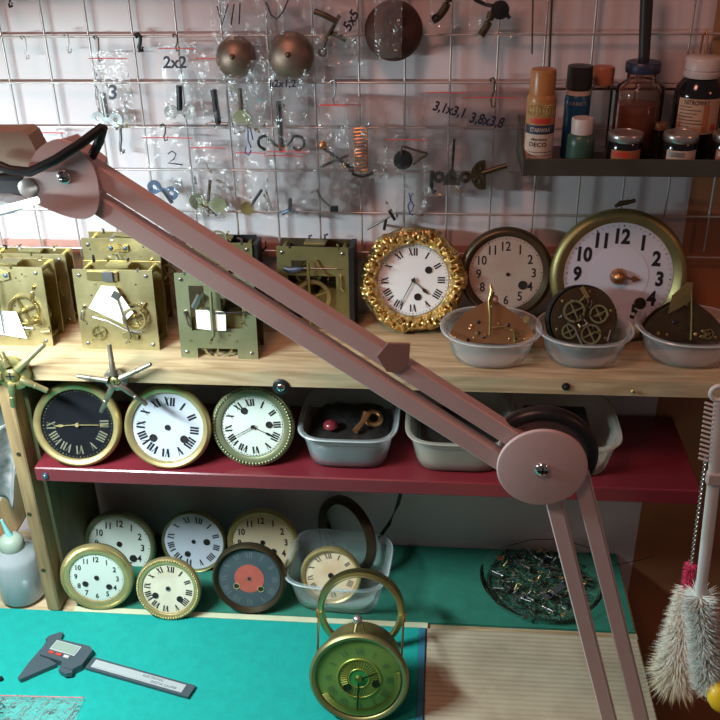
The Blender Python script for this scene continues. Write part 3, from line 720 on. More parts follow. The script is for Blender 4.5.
def pile(label, base, ax, ay, z0, e, m, rot=0, name='parts_pile', amp=.003, tapr=.9):
    mb = MB(); n = 48; S = []
    S.append(superring(ax*tapr, ay*tapr, .002, e, n, rot)); S.append(superring(ax*.98, ay*.98, z0*.8, e, n, rot))
    for k in (.9, .7, .5, .3, .12):
        S.append([(x, y, z0+amp*noise.noise(Vector((x*120, y*120, k*3+base[0]*50)))*1.5+amp*(1-k)) for x, y, z in superring(ax*k, ay*k, 0, e, n, rot)])
    mb.loft(S[:2], True, False); mb.cur = 1; mb.loft(S[1:], False, True); o = mb.build(name, [m, 'contents']); o.location = base; tag(o, label, 'small parts', kind='stuff'); return o
# bowls on the pine shelf
def bowl(px, pyb, wpx, label, milkm='plastic', dz=.0):
    b = P(px, pyb, Z=Z1); r = L(wpx/2, b)*1.0; b = b+Vector((0, r*.80, 0)); b.z = Z1+.0003
    return tub('plastic_bowl', label, 'bowl', b, r, r*.92, .036, 2.25, milkm, 'clear plastic bowls on the pine shelf', .80), b, r
o1, b1, r1 = bowl(491, 372, 94, 'round clear plastic bowl holding a copper-brown triangular movement')
o2, b2, r2 = bowl(586, 372, 89, 'round clear plastic bowl holding a dark round movement')
o3, b3, r3 = bowl(694, 372, 100, 'clear plastic bowl at the right end of the pine shelf')
# movement in bowl 1: fan-shaped plates
def fan_movement(base, label, m, tilt, s=1., r_=.0, rotz=0, Y=0):
    o = thing('fan_shaped_movement', base, label, 'clock movement', rot=(-tilt, r_, rotz))
    out = [(-.049, 0), (.044, 0), (.052, .005), (.051, .012), (.043, .023), (.031, .034), (.017, .043), (.006, .050), (-.007, .050), (-.019, .043), (-.033, .034), (-.043, .023), (-.049, .012)]
    out = [(x*s, z*s) for x, z in out]
    MB().prism(out, 0, .002).build('front_plate', m, o); MB().prism([(x*.96, z*.97) for x, z in out], .018, .020).build('back_plate', m, o)
    for x, z in ((-.042, .006), (.040, .006), (.0, .044), (-.02, .006), (.022, .006)):
        MB().cyl((x*s, .002, z*s), (x*s, .018, z*s), .0022, n=8).build('pillar', 'brass_dull', o); screw_head(o, (x*s, 0, z*s), (0, -1, 0), .0018, 'brass')
    for x, z, r in ((-.015, .016, .013), (.018, .016, .012), (0, .034, .007)):
        MB().gear((x*s, .010, z*s), (0, 1, 0), r*s, .0014, 30, 4).build('gear_wheel', 'brass', o)
    rf = random.Random(int(rotz*1000)+5)
    for k in range(12):
        x = rf.uniform(-.036, .036)*s; z = rf.uniform(.006, .034)*s*(1-abs(x)/.05/s*.8)
        mb = MB().lathe([(0, .0012), (rf.uniform(.0008, .0022), .001), (.0022, 0)], (x, 0, z), (0, -1, 0), 12); mb.build('pivot', rf.choice(('brass', 'iron', 'gold', m)), o)
    MB().gear((.030*s, -.002, .010*s), (0, -1, 0), .006*s, .0012, 24, 4).build('ratchet_wheel', 'brass_dull', o)
    return o
f1 = fan_movement(b1+Vector((0, -.012, .020)), 'copper-brown fan-shaped brass movement sitting in the left bowl', 'copper', .35, .94)
MB().tube([(-.002, -.004, .010), (-.002, -.006, .030), (-.004, -.006, .048), (-.001, -.005, .060), (-.003, -.004, .066)], [.001, .0012, .0018, .0024, .0012], 8).build('pendulum_crutch', 'brass', f1)
MB().torus((.002, -.004, .050), (0, -1, 0), .0032, .0014, 16, 6).build('suspension_eye', 'copper', f1)
MB().tube([(0, -.003, .018), (.012, -.004, .020), (.024, -.004, .016), (.026, -.004, .003)], .0007, 6).build('spring_arc', 'brass_dull', f1)
MB().cyl((.038, -.002, .026), (.038, -.006, .030), .003, n=12).build('click', 'gold', f1)
# round movement in bowl 2
def round_movement(base, label, R, tilt, rotz, m='darkbr'):
    o = thing('round_movement', base, label, 'clock movement', rot=(-tilt, 0, rotz))
    cc = Vector((0, 0, R))
    MB().lathe([(0, 0), (R, 0), (R, -.002), (0, -.002)], cc, (0, -1, 0), 56, False).build('front_plate', m, o)
    MB().lathe([(R*1.03, -.006), (R*1.06, -.008), (R*1.06, -.022), (R*1.0, -.022), (0, -.022)], cc, (0, -1, 0), 56).build('drum_case', 'iron', o)
    for k in range(6):
        a = k*1.05+.3; p = cc+Vector((R*.86*math.cos(a), 0, R*.86*math.sin(a)))
        screw_head(o, p, (0, -1, 0), .002, 'brass_dull')
    for x, z, r in ((-.012, .010, .012), (.015, .006, .010), (.006, -.016, .011), (-.018, -.012, .008)):
        MB().gear(cc+Vector((x, -.004, z)), (0, -1, 0), r, .0012, 30, 4).build('gear_wheel', 'brass_green', o)
    rf = random.Random(4)
    for k in range(16):
        a = rf.uniform(0, 6.28); q = cc+Vector((R*.8*rf.random()*math.cos(a), -.004, R*.8*rf.random()*math.sin(a))); e = q+Vector((rf.uniform(-.009, .009), -.002, rf.uniform(-.009, .009)))
        MB().tube([q, (q+e)/2+Vector((.001, -.001, 0)), e], rf.uniform(.0006, .0016), 6).build('lever', rf.choice(('iron', 'steel', 'brass_dull', 'darkbr')), o)
    MB().tube([cc+Vector((-.020, -.006, -.002)), cc+Vector((-.012, -.007, -.010)), cc+Vector((-.004, -.008, -.030))], .0011, 6).build('hammer_arm', 'steel', o)
    MB().tube([cc+Vector((.028, -.004, -.012)), cc+Vector((.024, -.005, -.024))], .0009, 6).build('lever', 'steel', o)
    MB().box(cc+Vector((0, -.003, .030)), (.005, .003, .014), RY(-.5)).build('cock', 'brass', o)
    return o
round_movement(b2+Vector((0, -.018, .012)), 'dark round clock movement tilted in the middle bowl', .037, .42, .12)
f3 = fan_movement(b3+Vector((-.006, -.004, .018)), 'dark brown pointed movement sitting in the right-hand bowl', 'darkbr', .3, .92, .08, .1)
MB().prism([(-.020, .050), (-.004, .066), (.002, .064), (.0, .044), (-.022, .030)], -.004, -.0055).build('fly_vane', 'brass_dull', f3)
MB().tube([(0, -.004, .066), (.004, -.006, .030), (.006, -.007, .002)], .0011, 6).build('pendulum_crutch', 'brass_dull', f3)

# tubs on the red shelf
def redtub(px, pyb, wbpx, wtpx, label, m, depth_=.10, h=.048, zs=Z2, e=4.2, group='plastic tubs on the red shelf', rot=0):
    b = P(px, pyb, Z=zs); ax = L(wtpx/2, b)*.97; ay = depth_/2; b = b+Vector((0, ay*.86, 0)); b.z = zs+.0003
    return tub('plastic_tub', label, 'tub', b, ax, ay, h, e, m, group, .84, rot, .0035), b, ax, ay
t1, tb1, tx1, ty1 = redtub(347, 470, 82, 97, 'square clear plastic tub of dark clock parts, left on the red shelf', 'plastic', .125)
t2, tb2, tx2, ty2 = redtub(458, 474, 80, 104, 'clear plastic tub partly hidden behind the lamp arm on the red shelf', 'plastic_w', .125)
t3, tb3, tx3, ty3 = redtub(566, 478, 80, 104, 'clear plastic tub behind the round lamp joint', 'plastic_w', .125)
pile('dark grey-teal clock parts heaped in the left plastic tub', tb1+Vector((0, 0, .0016)), tx1*.86, ty1*.86, .030, 4.2, 'tealstuff', tapr=.90)
pile('pale heaped parts in the plastic tub behind the lamp arm', tb2+Vector((0, 0, .0016)), tx2*.86, ty2*.86, .030, 4.2, 'brass_dull', tapr=.90)
def knob(base, label, m, r):
    mb = MB().lathe([(0, 0), (r*.6, 0), (r, r*.35), (r*.95, r*.8), (r*.55, r*1.1), (r*.2, r*1.15), (0, r*1.3)], base, (0, 0, 1), 20); return tag(mb.build('turned_knob', m), label, 'knob')
knob(tb1+Vector((-.022, -.02, .036)), 'dark red turned knob in the left plastic tub', 'red', .009)
mb = MB().tube([(0, 0, 0), (.008, .012, .006), (.012, .022, .012)], [.004, .003, .0055], 10); o = mb.build('copper_fitting', 'copper'); o.location = tb1+Vector((.008, -.028, .038)); tag(o, 'small copper fitting lying in the left plastic tub', 'fitting')
mb = MB().torus((0, 0, 0), (.2, -.5, 1), .009, .0035, 24, 8); o = mb.build('copper_ring', 'copper'); o.location = tb1+Vector((.028, .0, .040)); tag(o, 'brown ring leaning in the left plastic tub', 'ring')
bxo = MB().box((0, 0, .012), (.075, .045, .024), bev=.002).build('black_box', 'contents'); bxo.location = tb3+Vector((-.01, .005, .026)); tag(bxo, 'black box resting in the tub behind the lamp joint', 'box')
# tub on the bench with small dials
bb = P(337, 613, Z=ZB)+Vector((0, .045, .0008))
t4 = tub('plastic_tub', 'clear plastic tub on the green cloth holding a small cream dial', 'tub', bb, L(48, bb), .056, .052, 4.2, 'plastic', None, .84, math.radians(-4), .0035)
dial_clock('tiny_stained_dial', 'small cream roman dial with orange stains, inside the bench tub', 'clock dial', 331, 575, 30.5, ZB, 16, 0, None, .86, 'enamel_s', 'gold', 'round', nr=.78, nh=.18, rot=-8, nwf=.12, track=False,
    holes=[(0, 0, .11, 'plain')], Y=bb.y-.012)
c = P(339, 536, Y=-.035)
o = thing('oval_glass_frame', c-Vector((0, 0, L(38, c))), 'dark bronze glass bezel turned sideways behind the tiny dial', 'frame', basis=RZ(math.radians(-42)) @ RX(math.radians(-8)) @ RY(.12))
Rb = L(40, c)
MB().lathe([(Rb*.80, 0), (Rb*.82, .005), (Rb*.9, .008), (Rb, .003), (Rb*1.01, -.004), (Rb*.9, -.006), (Rb*.80, 0)], (0, 0, Rb), (0, -1, 0), 56).build('rim', 'darkbr', o)
MB().lathe([(0, .003), (Rb*.5, .002), (Rb*.8, 0), (Rb*.8, -.0012), (Rb*.5, .0008), (0, .0018)], (0, 0, Rb), (0, -1, 0), 40).build('glass', 'glass', o)
# dark cable
pa = [P(299+2, 515, Y=-.004), P(330, 502, Y=-.006), P(352, 494, Y=-.008), P(385, 490, Y=-.01)]
tag(MB().tube([P(401, 492, Y=-.02), P(398, 504, Y=-.018), P(389, 524, Y=-.015), P(377, 541, Y=-.012), P(368, 556, Y=-.01)], .0026, 8).build('black_cable', 'iron'), 'dark cable hanging from under the red shelf behind the tub', 'cable')

# ------------------------------------------------------------ foreground movement with ring
tl = math.radians(14)
cf = solve_stand(359, 678, 50, ZB+.001, tl); Rf = L(50, cf)
o = thing('drum_clock', cf-RX(-tl) @ Vector((0, 0, Rf)), 'round brass drum clock with green glass front standing on the teal felt', 'clock', basis=RX(-tl))
cc = Vector((0, 0, Rf)); ri = Rf*.86
MB().lathe([(ri, -.001), (ri, .002), (ri+.002, .004), (Rf*.95, .0045), (Rf, .002), (Rf, -.002), (Rf*.94, -.005), (Rf*.82, -.006)], cc, (0, -1, 0), 80).build('bezel', 'brass_dull', o)
mb = MB().lathe([(0, .0), (ri, .0), (ri, -.001)], cc, (0, -1, 0), 64, False); dl = mb.build('dial', mat('green_gold_dial', (.40, .36, .16), .4, .35, .4, 30, (.16, .28, .14)), o)
mb = MB()
for i in range(100):
    a = PI*(1.16+.92*i/100); 
    p = cc+Vector((math.cos(a)*ri*.90, -.002, math.sin(a)*ri*.90)); d = Vector((math.cos(a), 0, math.sin(a)))*ri*.07
    mb.tube([p-d, p+d], [.0004, .0009], 5)
mb.build('beaded_ring', 'gold', dl)
mb = MB(); mb.torus(cc+Vector((0, -.001, 0)), (0, -1, 0), ri*.50, .0012, 56, 8); mb.torus(cc+Vector((0, -.001, 0)), (0, -1, 0), ri*.24, .001, 40, 8)
for i in range(40):
    a = 2*PI*i/40; d = Vector((math.cos(a), 0, math.sin(a))); mb.tube([cc+d*ri*.28+Vector((0, -.001, 0)), cc+d*ri*.43+Vector((0, -.001, 0))], .0007, 5)
mb.build('engraved_centre', 'gold', dl)
MB().lathe([(0, .0008), (ri*.22, .0008), (ri*.22, 0)], cc, (0, -1, 0), 30).build('centre_disc', mat('green_centre', (.05, .28, .14), .3), dl)
mb = MB()
for k in range(12): roman(mb, ROM[k], ri*.71, 2*PI*k/12, ri*.16, -.0012, .12)
mb.v = [(x, y, z+Rf) for x, y, z in mb.v]; mb.build('numerals', 'ghost2', dl)
for hx, hz in ((-.27, -.25), (.40, -.11)):
    MB().lathe([(0, .001), (.0032, .001), (.0045, .002), (.005, 0)], cc+Vector((hx*ri, -.001, hz*ri)), (0, -1, 0), 18).build('winding_hole', 'iron', dl)
for nm, a, ln in (('hour_hand', 66, .5), ('minute_hand', 182, .82)):
    a = math.radians(a); d = Vector((math.sin(a), 0, math.cos(a))); MB().tube([cc+Vector((0, -.0035, 0)), cc+d*ri*ln*.6+Vector((0, -.0035, 0)), cc+d*ri*ln+Vector((0, -.0035, 0))], [.0012, .0009, .0004], 6, .4, hint=(0, 1, 0)).build(nm, 'iron', o)
MB().lathe([(0, .0035), (.0035, .003), (.005, 0)], cc+Vector((0, -.002, 0)), (0, -1, 0), 18).build('centre_boss', 'brass_dull', o)
MB().lathe([(0, .0075), (ri*.5, .0065), (ri, .0028), (ri, .002), (ri*.5, .0057), (0, .0067)], cc, (0, -1, 0), 56).build('glass', 'greenglass', o)
MB().lathe([(Rf*.80, -.004), (Rf*.80, -.045), (Rf*.78, -.047), (0, -.047)], cc, (0, -1, 0), 56).build('drum_case', 'brass_dull', o)
MB().tube([cc+Vector((-.004, -.0, Rf*.8+.0)), cc+Vector((-.005, .006, Rf*.8+.010)), cc+Vector((-.003, .012, Rf*.8+.020))], .002, 8).build('hammer_post', 'brass', o)
MB().lathe([(0, .004), (.0035, .0035), (.0052, .001), (.005, -.004), (0, -.004)], cc+Vector((-.003, .012, Rf*.8+.022)), (0, -.3, 1), 18).build('bell_hammer', 'lid', o)
MB().tube([cc+Vector((.003, .012, Rf*.8+.018)), cc+Vector((.007, .013, Rf*.78))], .0014, 8).build('spring', 'brass', o)
# rear ring
cr_ = solve_stand(361, 610, 44, ZB+.001, tl); Rr = L(44, cr_)
loc = RX(tl) @ (cr_-cf)+cc   # centre in local frame
MB().lathe([(Rr*.84, .0), (Rr*.84, .004), (Rr*.88, .006), (Rr*.93, .0045), (Rr*.98, .005), (Rr, .001), (Rr, -.005), (Rr*.92, -.006), (Rr*.84, 0)], loc, (0, -1, 0), 80).build('rear_ring', 'brass', o)
for sx in (-1, 1):
    a = loc+Vector((sx*Rr*.97, 0, -.006)); b = cc+Vector((sx*Rf*.84, .004, Rf*.36))
    MB().tube([a, a*.5+b*.5, b], .0014, 8).build('strap', 'brass', o)
    MB().box(a+Vector((0, -.002, 0)), (.0055, .005, .012), bev=.0008).build('strap_screw_block', 'copper', o)

# ------------------------------------------------------------ caliper
a = P(60, 655, Z=ZB+.004); b = P(190, 692, Z=ZB+.004); ang = math.atan2(b.y-a.y, b.x-a.x); Lc = (b-a).length
o = thing('digital_caliper', (a.x, a.y, ZB+.002), 'dark grey digital caliper lying open-side left on the teal felt', 'caliper', rot=(0, 0, ang))
k = Lc/.150
def flat(mb, out, z0, z1):
    n = len(out); mb.add([(x*k, y*k, z0) for x, y in out]+[(x*k, y*k, z1) for x, y in out], [tuple(range(n)), tuple(reversed(range(n, 2*n)))]+[(i, i+n, (i+1) % n+n, (i+1) % n) for i in range(n)]); return mb
flat(MB(), [(.035, -.007), (.152, -.007), (.152, .008), (.035, .008)], .0, .0035).build('beam', 'caliper', o)
flat(MB(), [(.040, -.0045), (.143, -.0045), (.143, .0055), (.040, .0055)], .0036, .0040).build('scale_strip', 'silver', o)
bd = flat(MB(), [(-.016, .010), (-.014, .014), (.026, .016), (.032, .012), (.033, -.008), (.030, -.012), (.027, -.017), (.015, -.017), (.011, -.011), (-.016, -.010)], .0, .0090); bd = bd.build('slider_body', 'caliper', o)
flat(MB(), [(-.011, -.001), (.019, -.001), (.019, .012), (-.011, .012)], .0091, .0094).build('screen_frame', 'silver', bd)
flat(MB(), [(-.0097, .0003), (.0177, .0003), (.0177, .0107), (-.0097, .0107)], .0095, .0098).build('screen', 'lcd', bd)
for i, m_ in enumerate(('redlab', 'redlab', 'whitecap')):
    flat(MB(), [(-.009+i*.009, -.006), (-.003+i*.009, -.006), (-.003+i*.009, -.003), (-.009+i*.009, -.003)], .009, .0102).build('button', m_, bd)
flat(MB(), [(.012, -.013), (.027, -.014), (.029, -.020), (.024, -.023), (.014, -.021)], .002, .008).build('thumb_grip', 'caliper', o)
flat(MB(), [(-.024, .018), (-.012, .014), (-.008, -.010), (.006, -.013), (-.004, -.026), (-.016, -.042), (-.020, -.041), (-.022, -.020), (-.022, .004)], .0, .0055).build('fixed_jaw', 'caliper', o)
flat(MB(), [(-.026, .012), (-.010, .013), (-.014, .026), (-.018, .025), (-.026, .017)], .0, .005).build('upper_jaw', 'caliper', o)
mb = MB(); put_text(mb, 'ELECTRONIC', .108*k, .0028*k, .0028*k, 0, 0); put_text(mb, 'DIGITAL CALIPER', .122*k, -.0016*k, .0026*k, 0, 0)
for i in range(36): mb.box(((.044+i*.0024)*k, 0, (-.0032 if i % 5 else -.0028)*k), (.0003, .00002, .0012))
mb.v = [(x, z, .0041) for x, y, z in mb.v]; mb.build('engraved_scale', 'iron', o)

# bag on felt
def sheet_pair(wd, ht, y, seed, bulge=.004, crump=.0018, nu=22, nv=28):
    mb = MB()
    for s_ in (-1, 1):
        def fn(u, v):
            x = (u-.5)*wd; z = -v*ht; e = (min(u, 1-u)*2)**.5*min(1, (1-v)*5)*min(1, .15+v*1.6)
            n1 = noise.noise(Vector((x*70, z*70, seed+s_)))+.6*noise.noise(Vector((x*170, z*170, seed*2+s_)))
            n2 = abs(noise.noise(Vector((x*45+seed, z*25, seed))))
            return (x+.0012*noise.noise(Vector((z*60, seed, 1))), y+s_*bulge*e*.5+crump*n1*.8*(.4+v)+crump*1.4*n2*s_*(.3+v), z+.0010*noise.noise(Vector((x*60, seed, 5))))
        mb.grid(fn, nu, nv)
    return mb
bags = {}
def bag(label, x0, x1, ytop, ybot, yzip=None, Y=-.016, txt=None, tx=None, ty=None, th=12, trot=0, tcol='pen', crump=.0042, twx=1., zipx=None, strokes=None):
    c = P((x0+x1)/2, ytop, Y=Y); b = P((x0+x1)/2, ybot, Y=Y); wd = L(x1-x0, c); ht = c.z-b.z
    o = thing('zip_bag', (c.x, Y, c.z), label, 'plastic bag', 'small zip bags hanging on the wire grid')
    sheet_pair(wd, ht, 0, x0*.37+ytop, .005, crump).build('film', 'bag', o)
    if yzip is not None:
        q = P((x0+x1)/2, yzip, Y=Y); z = q.z-c.z; ww = wd/2
        MB().tube([(-ww, -.0035, z), (0, -.0040, z+.0004), (ww, -.0035, z-.0004)], .00055, 6).build('zip_strip', 'zip', o)
    if txt:
        q = P(tx, ty, Y=Y-.005); mb = MB(); put_text(mb, txt, 0, 0, L(th, q), 0, math.radians(trot), twx, .03, shear=.15)
        # give the pen marks a hair of body
        mb.v = [(x+q.x-c.x, -.0055, z+q.z-c.z) for x, y, z in mb.v]; mb.build('handwriting', tcol, o)
    if strokes:
        mb = MB()
        for st in strokes:
            mb.tube([tuple(P(a_, b_, Y=Y-.005)-Vector((c.x, Y, c.z))) for a_, b_ in st], .0008, 5)
        mb.build('handwriting', tcol, o)
    return o
# ------------------------------------------------------------ keys and small fittings
def keything(name, label, cat, px, py, Y, parts, group='clock keys and fittings in the bags', rot=0):
    p = P(px, py, Y=Y); o = thing(name, p, label, cat, group, rot=(0, math.radians(rot), 0)); s = depth(p)/F
    for nm, m_, fn in parts:
        mb = MB(); fn(mb, s); mb.build(nm, m_, o)
    return o
def lobes(mb, s, r=7, dx=9):
    for sx in (-1, 1): mb.lathe([(r*.35*s, -.001), (r*.35*s, .001), (r*s, .0012), (r*s, -.0012), (r*.35*s, -.001)], (sx*dx*s, 0, 0), (0, -1, 0), 20)
    mb.box((0, 0, 0), (dx*s, .003, 4*s))
def discs(mb, s, r=9, dx=10):
    for sx in (-1, 1): mb.lathe([(0, .001), (r*s, .0014), (r*s, -.0014), (0, -.0014)], (sx*dx*s, 0, 0), (0, -1, 0), 20)
    mb.box((0, 0, 0), (dx*s, .0028, 5*s))
def shaft(x0, z0, x1, z1, r=2.2, n=10):
    return lambda mb, s: mb.cyl((x0*s, 0, z0*s), (x1*s, 0, z1*s), r*s, n=n)
def smooth_path(p, n=5):
    if len(p) < 3: return p
    out = []; m = len(p)
    for i in range(m-1):
        a, b, c, d = p[max(i-1, 0)], p[i], p[i+1], p[min(i+2, m-1)]
        for j in range(n):
            t = j/n; out.append(tuple(.5*((2*b[k])+(c[k]-a[k])*t+(2*a[k]-5*b[k]+4*c[k]-d[k])*t*t+(3*b[k]-a[k]-3*c[k]+d[k])*t**3) for k in range(3)))
    return out+[p[-1]]
def path(pts, r=1.2): return lambda mb, s: mb.tube([(x*s, y*.001, z*s) for x, y, z in smooth_path(pts)], r*s, 8)
def hook(label, px, py, hh, m='iron', r=1.3, Y=-.0065, name='wire_hook', grp='hooks on the wire grid'):
    p = P(px, py, Y=Y); s = depth(p)/F; o = MB().tube([(-2*s, 0, -1*s), (-3*s, -.002, 1.2*s), (0, -.003, 2.6*s), (2*s, -.002, 0), (1*s, -.002, -hh*.45*s), (-1*s, -.002, -hh*.75*s), (0, -.003, -hh*s), (3*s, -.004, -(hh-1)*s), (3.4*s, -.004, -(hh-4)*s)], r*s, 8).build(name, m)
    o.location = p; return tag(o, label, 'hook', grp)
hook('black S-hook on the top wire left of the 2x2 bag', 139, 36, 14, 'iron', 1.9)
hook('thin wire hook at the far upper left of the grid', 24, 38, 20, 'wire', .7)
hook('bent wire hook between two grid cells at upper left', 67, 35, 17, 'wire', .8)
hook('grey steel hook hanging just above the lamp joint', 119, 128, 25, 'steel', 1.6)
hook('small hook above the 2x2 bag', 176, 36, 14, 'darkbr', .8)
hook('small hook holding the bag marked 3', 97, 38, 22, 'darkbr', .7)
hook('small dark hook above the bag marked 2', 164, 126, 14, 'iron', .9)
hook('short wire hook in the middle of the wall', 334, 82, 22, 'steel', .9)
hook('twisted wire hook left of the varnish shelf', 493, 80, 26, 'darkbr', 1.0)
hook('dark hook at the top left edge of the grid', 9, -4, 10, 'iron', 1.2)
for (x, y0_, y1_, lab) in ((533, -10, 54, 'thin hanging rod left of the brown spray can'), (552, -10, 72, 'thicker hanging rod behind the brown spray can')):
    tag(MB().tube([P(x, y0_, Y=-.010), P(x-(1 if x < 540 else 3), y1_, Y=-.010)], .0009 if x < 540 else .0013, 8).build('hanging_rod', 'darkbr'), lab, 'rod', 'rods hanging beside the varnish shelf')

bag('clear zip bag marked 3 holding a double-lobed key, upper left', 88, 127, 50, 128, 58, -.016, '3', 113, 92, 15)
keything('winding_key', 'steel double-lobed winding key in the bag marked 3', 'key', 107, 119, -.016, [('bow', 'steel', lobes), ('shaft', 'steel', shaft(0, 2, -2, 26, 3))], rot=3)
bag('clear zip bag marked 2x2 with a steel key', 158, 196, 42, 120, 48, -.016, '2x2', 175, 62, 12)
keything('winding_key', 'steel winding key in the bag marked 2x2', 'key', 180, 112, -.016, [('bow', 'lid', lobes), ('shaft', 'iron', shaft(0, 2, 2, 26, 3))])
bag('crumpled clear bag with an upright bar key, right of the 2x2 bag', 196, 228, 52, 130, 58, -.016, crump=.006)
keything('bar_key', 'dark straight bar key in the crumpled bag below the left bell', 'key', 217, 108, -.016, [('bar', 'iron', shaft(0, -16, -2, 18, 3.2)), ('cross_bar', 'steel', shaft(-9, -16, 9, -16, 2))])
bag('crumpled clear bag with a fan-headed key', 226, 262, 60, 132, None, -.020, crump=.006)
keything('fan_head_key', 'key with a greenish fan-shaped head under the left bell', 'key', 242, 118, -.018, [('bow', 'brass_green', lambda mb, s: mb.prism([(-10*s, -5*s), (10*s, -5*s), (9*s, 3*s), (3*s, 9*s), (-3*s, 9*s), (-9*s, 3*s)], -.0012, .0012)), ('shaft', 'darkbr', shaft(0, 8, 0, 29, 2))])
bag('clear zip bag under the fan-headed key with a blue scribble', 233, 264, 112, 214, 152, -.012, strokes=[[(248, 127), (248, 140), (251, 148)], [(250, 128), (253, 140)], [(246, 147), (245, 153), (249, 155), (251, 150)]], tcol='penblue', crump=.005)
keything('round_head_key', 'small key with round brass head, low on the grid beside the lamp arm end', 'key', 247, 208, -.012, [('bow', 'brass', lambda mb, s: mb.lathe([(0, .0012), (7*s, .0016), (7*s, -.0016), (0, -.0016)], (0, 0, 0), (0, -1, 0), 22)), ('shaft', 'iron', shaft(4, 2, 16, 19, 1.6))])
bag('clear zip bag marked in pen, around a curled iron key', 261, 306, 60, 152, 151, -.020, 'lı2x1,2', 283, 84, 9, crump=.006)
keything('scroll_key', 'black iron key with two curled scroll arms', 'key', 281, 144, -.018, [('scroll', 'iron', path([(-16, 0, -6), (-22, 0, -2), (-22, 0, 5), (-15, 0, 8), (-10, 0, 3), (-4, 0, -2), (0, 0, -2), (4, 0, -2), (10, 0, 3), (14, 0, 8), (22, 0, 6), (23, 0, -2), (17, 0, -6), (12, 0, -3)], 1.5)), ('shaft', 'iron', shaft(0, -8, 0, 42, 2.6))])
bag('clear zip bag marked 2 beside the lamp arm', 141, 193, 126, 218, 137, -.016, None, crump=.003, strokes=[[(168, 154), (172, 151), (176, 154), (174, 159), (168, 163), (176, 164), (183, 165)]])
keything('winding_key', 'dark blue-grey key at the bottom of the bag marked 2', 'key', 163, 190, -.016, [('bow', 'bluesteel', lobes), ('shaft', 'iron', shaft(0, 0, 12, -10, 2))], rot=20)
bag('narrow clear zip bag with a brass wing key', 190, 226, 142, 216, 147, -.014, crump=.006)
keything('wing_key', 'olive brass wing key with two round lobes beside the lamp arm', 'key', 208, 203, -.014, [('bow', 'brass_green', lambda mb, s: discs(mb, s, 8, 11)), ('shaft', 'darkbr', shaft(0, 0, 1, 24, 1.6))], rot=8)
bag('clear zip bag with a small dark fitting, left of the T keys', 264, 303, 146, 216, 155, -.014, crump=.006)
keything('small_fitting', 'small blue-grey fitting at the bottom of a clear bag', 'fitting', 290, 211, -.014, [('arms', 'bluesteel', path([(-8, 0, -3), (0, 0, 1), (8, 0, -2)], 1.8)), ('stem', 'iron', shaft(0, 0, 1, 13, 2))])
bag('clear zip bag with a tiny crank, above the pierced movement', 303, 350, 150, 214, None, -.014, crump=.002)
keything('tiny_crank', 'tiny steel crank with two ends in a clear bag above the movements', 'crank', 325, 200, -.014, [('rod', 'steel', path([(-14, 0, 8), (-8, 0, 10), (-4, 0, 2), (6, 0, -8)], 1.3)), ('end_block', 'iron', lambda mb, s: mb.box((9*s, 0, -9*s), (8*s, .004, 6*s), bev=.0006))])
bag('clear zip bag with a crank key, left of the spring chain', 318, 348, 98, 170, 105, -.016)
keything('crank_key', 'dark iron crank key with copper tip left of the spring chain', 'key', 337, 158, -.016, [('arm', 'iron', path([(-16, 0, 12), (-4, 0, 3), (8, 0, -6), (13, 0, -10)], 1.7)), ('cross_arm', 'iron', path([(-17, 0, -10), (-6, 0, -4), (4, 0, 0), (11, 0, 3)], 1.4)), ('tip', 'copper', lambda mb, s: mb.ball((-14*s, 0, 13*s), 4.5*s)), ('end_block', 'iron', lambda mb, s: mb.box((14*s, 0, -11*s), (6*s, .004, 6*s)))])
bag('crumpled clear bag around a ladder-like brass chain', 345, 386, 100, 178, None, -.016, crump=.006)
def ladder(mb, s):
    for sx in (-1, 1): mb.tube([(sx*6*s, 0, z*s) for z in (-22, 0, 22)], .9*s, 6)
    for i in range(13): mb.tube([(-7*s, 0, (-21+i*3.5)*s), (0, -.001, (-20+i*3.5)*s), (7*s, 0, (-21+i*3.5)*s)], 1.1*s, 6)
keything('brass_spring_chain', 'brass ladder-like spring chain hanging in a crumpled bag', 'chain', 361, 150, -.018, [('links', 'copper', ladder), ('clasp', 'iron', path([(-10, 0, -24), (0, 0, -27), (12, 0, -23)], 1.6))])
bag('clear zip bag with a small pulley', 385, 428, 96, 212, 139, -.014)
keything('pulley', 'small dark pulley wheel with wire yoke in a clear bag', 'pulley', 403, 160, -.016, [('wheel', 'iron', lambda mb, s: mb.lathe([(0, .003), (6*s, .003), (9.5*s, .002), (8.5*s, 0), (9.5*s, -.002), (0, -.002)], (0, 0, 0), (0, -1, 0), 28)), ('yoke', 'darkbr', path([(-1, -3, 6), (0, -3, 14), (8, -3, 12), (18, -3, 9), (24, -3, 7), (18, -3, 3), (10, -3, -4)], 1.1))])
bag('wide clear bag marked 3,1x3,1 around flat dark keys', 424, 468, 86, 196, 92, -.016, '3,1x3,1', 449, 110, 12, -14, twx=.85)
bag('clear zip bag marked 3,8x3,8 left of the varnish shelf', 462, 520, 92, 190, 97, -.012, '3,8x3,8', 487, 121, 13, -10, twx=.8)
def tri_bow(mb, s): mb.prism([(-9*s, -8*s), (9*s, -8*s), (6*s, 2*s), (1.5*s, 8*s), (-1.5*s, 8*s), (-6*s, 2*s)], -.0012, .0012); lobes(mb, s, 6, 13)
keything('star_head_key', 'dark flat key with three-part head and long stem in the 3,1x3,1 bag', 'key', 452, 177, -.016, [('bow', 'darkbr', tri_bow), ('stem', 'iron', shaft(0, 6, 1, 38, 1.4)), ('side_key', 'iron', path([(-20, 0, 6), (-20, 0, -12), (-16, 0, -16)], 2.2))])
def halfwheel(mb, s):
    mb.prism([(12*s*math.cos(a)-1*s, 15*s*math.sin(a)) for a in [PI*.45+PI*1.15*i/20 for i in range(21)]], -.0012, .0012)
    for z in (8, -6): mb.torus((-6*s, -.0014, z*s), (0, -1, 0), 3.2*s, 1.1*s, 16, 6)
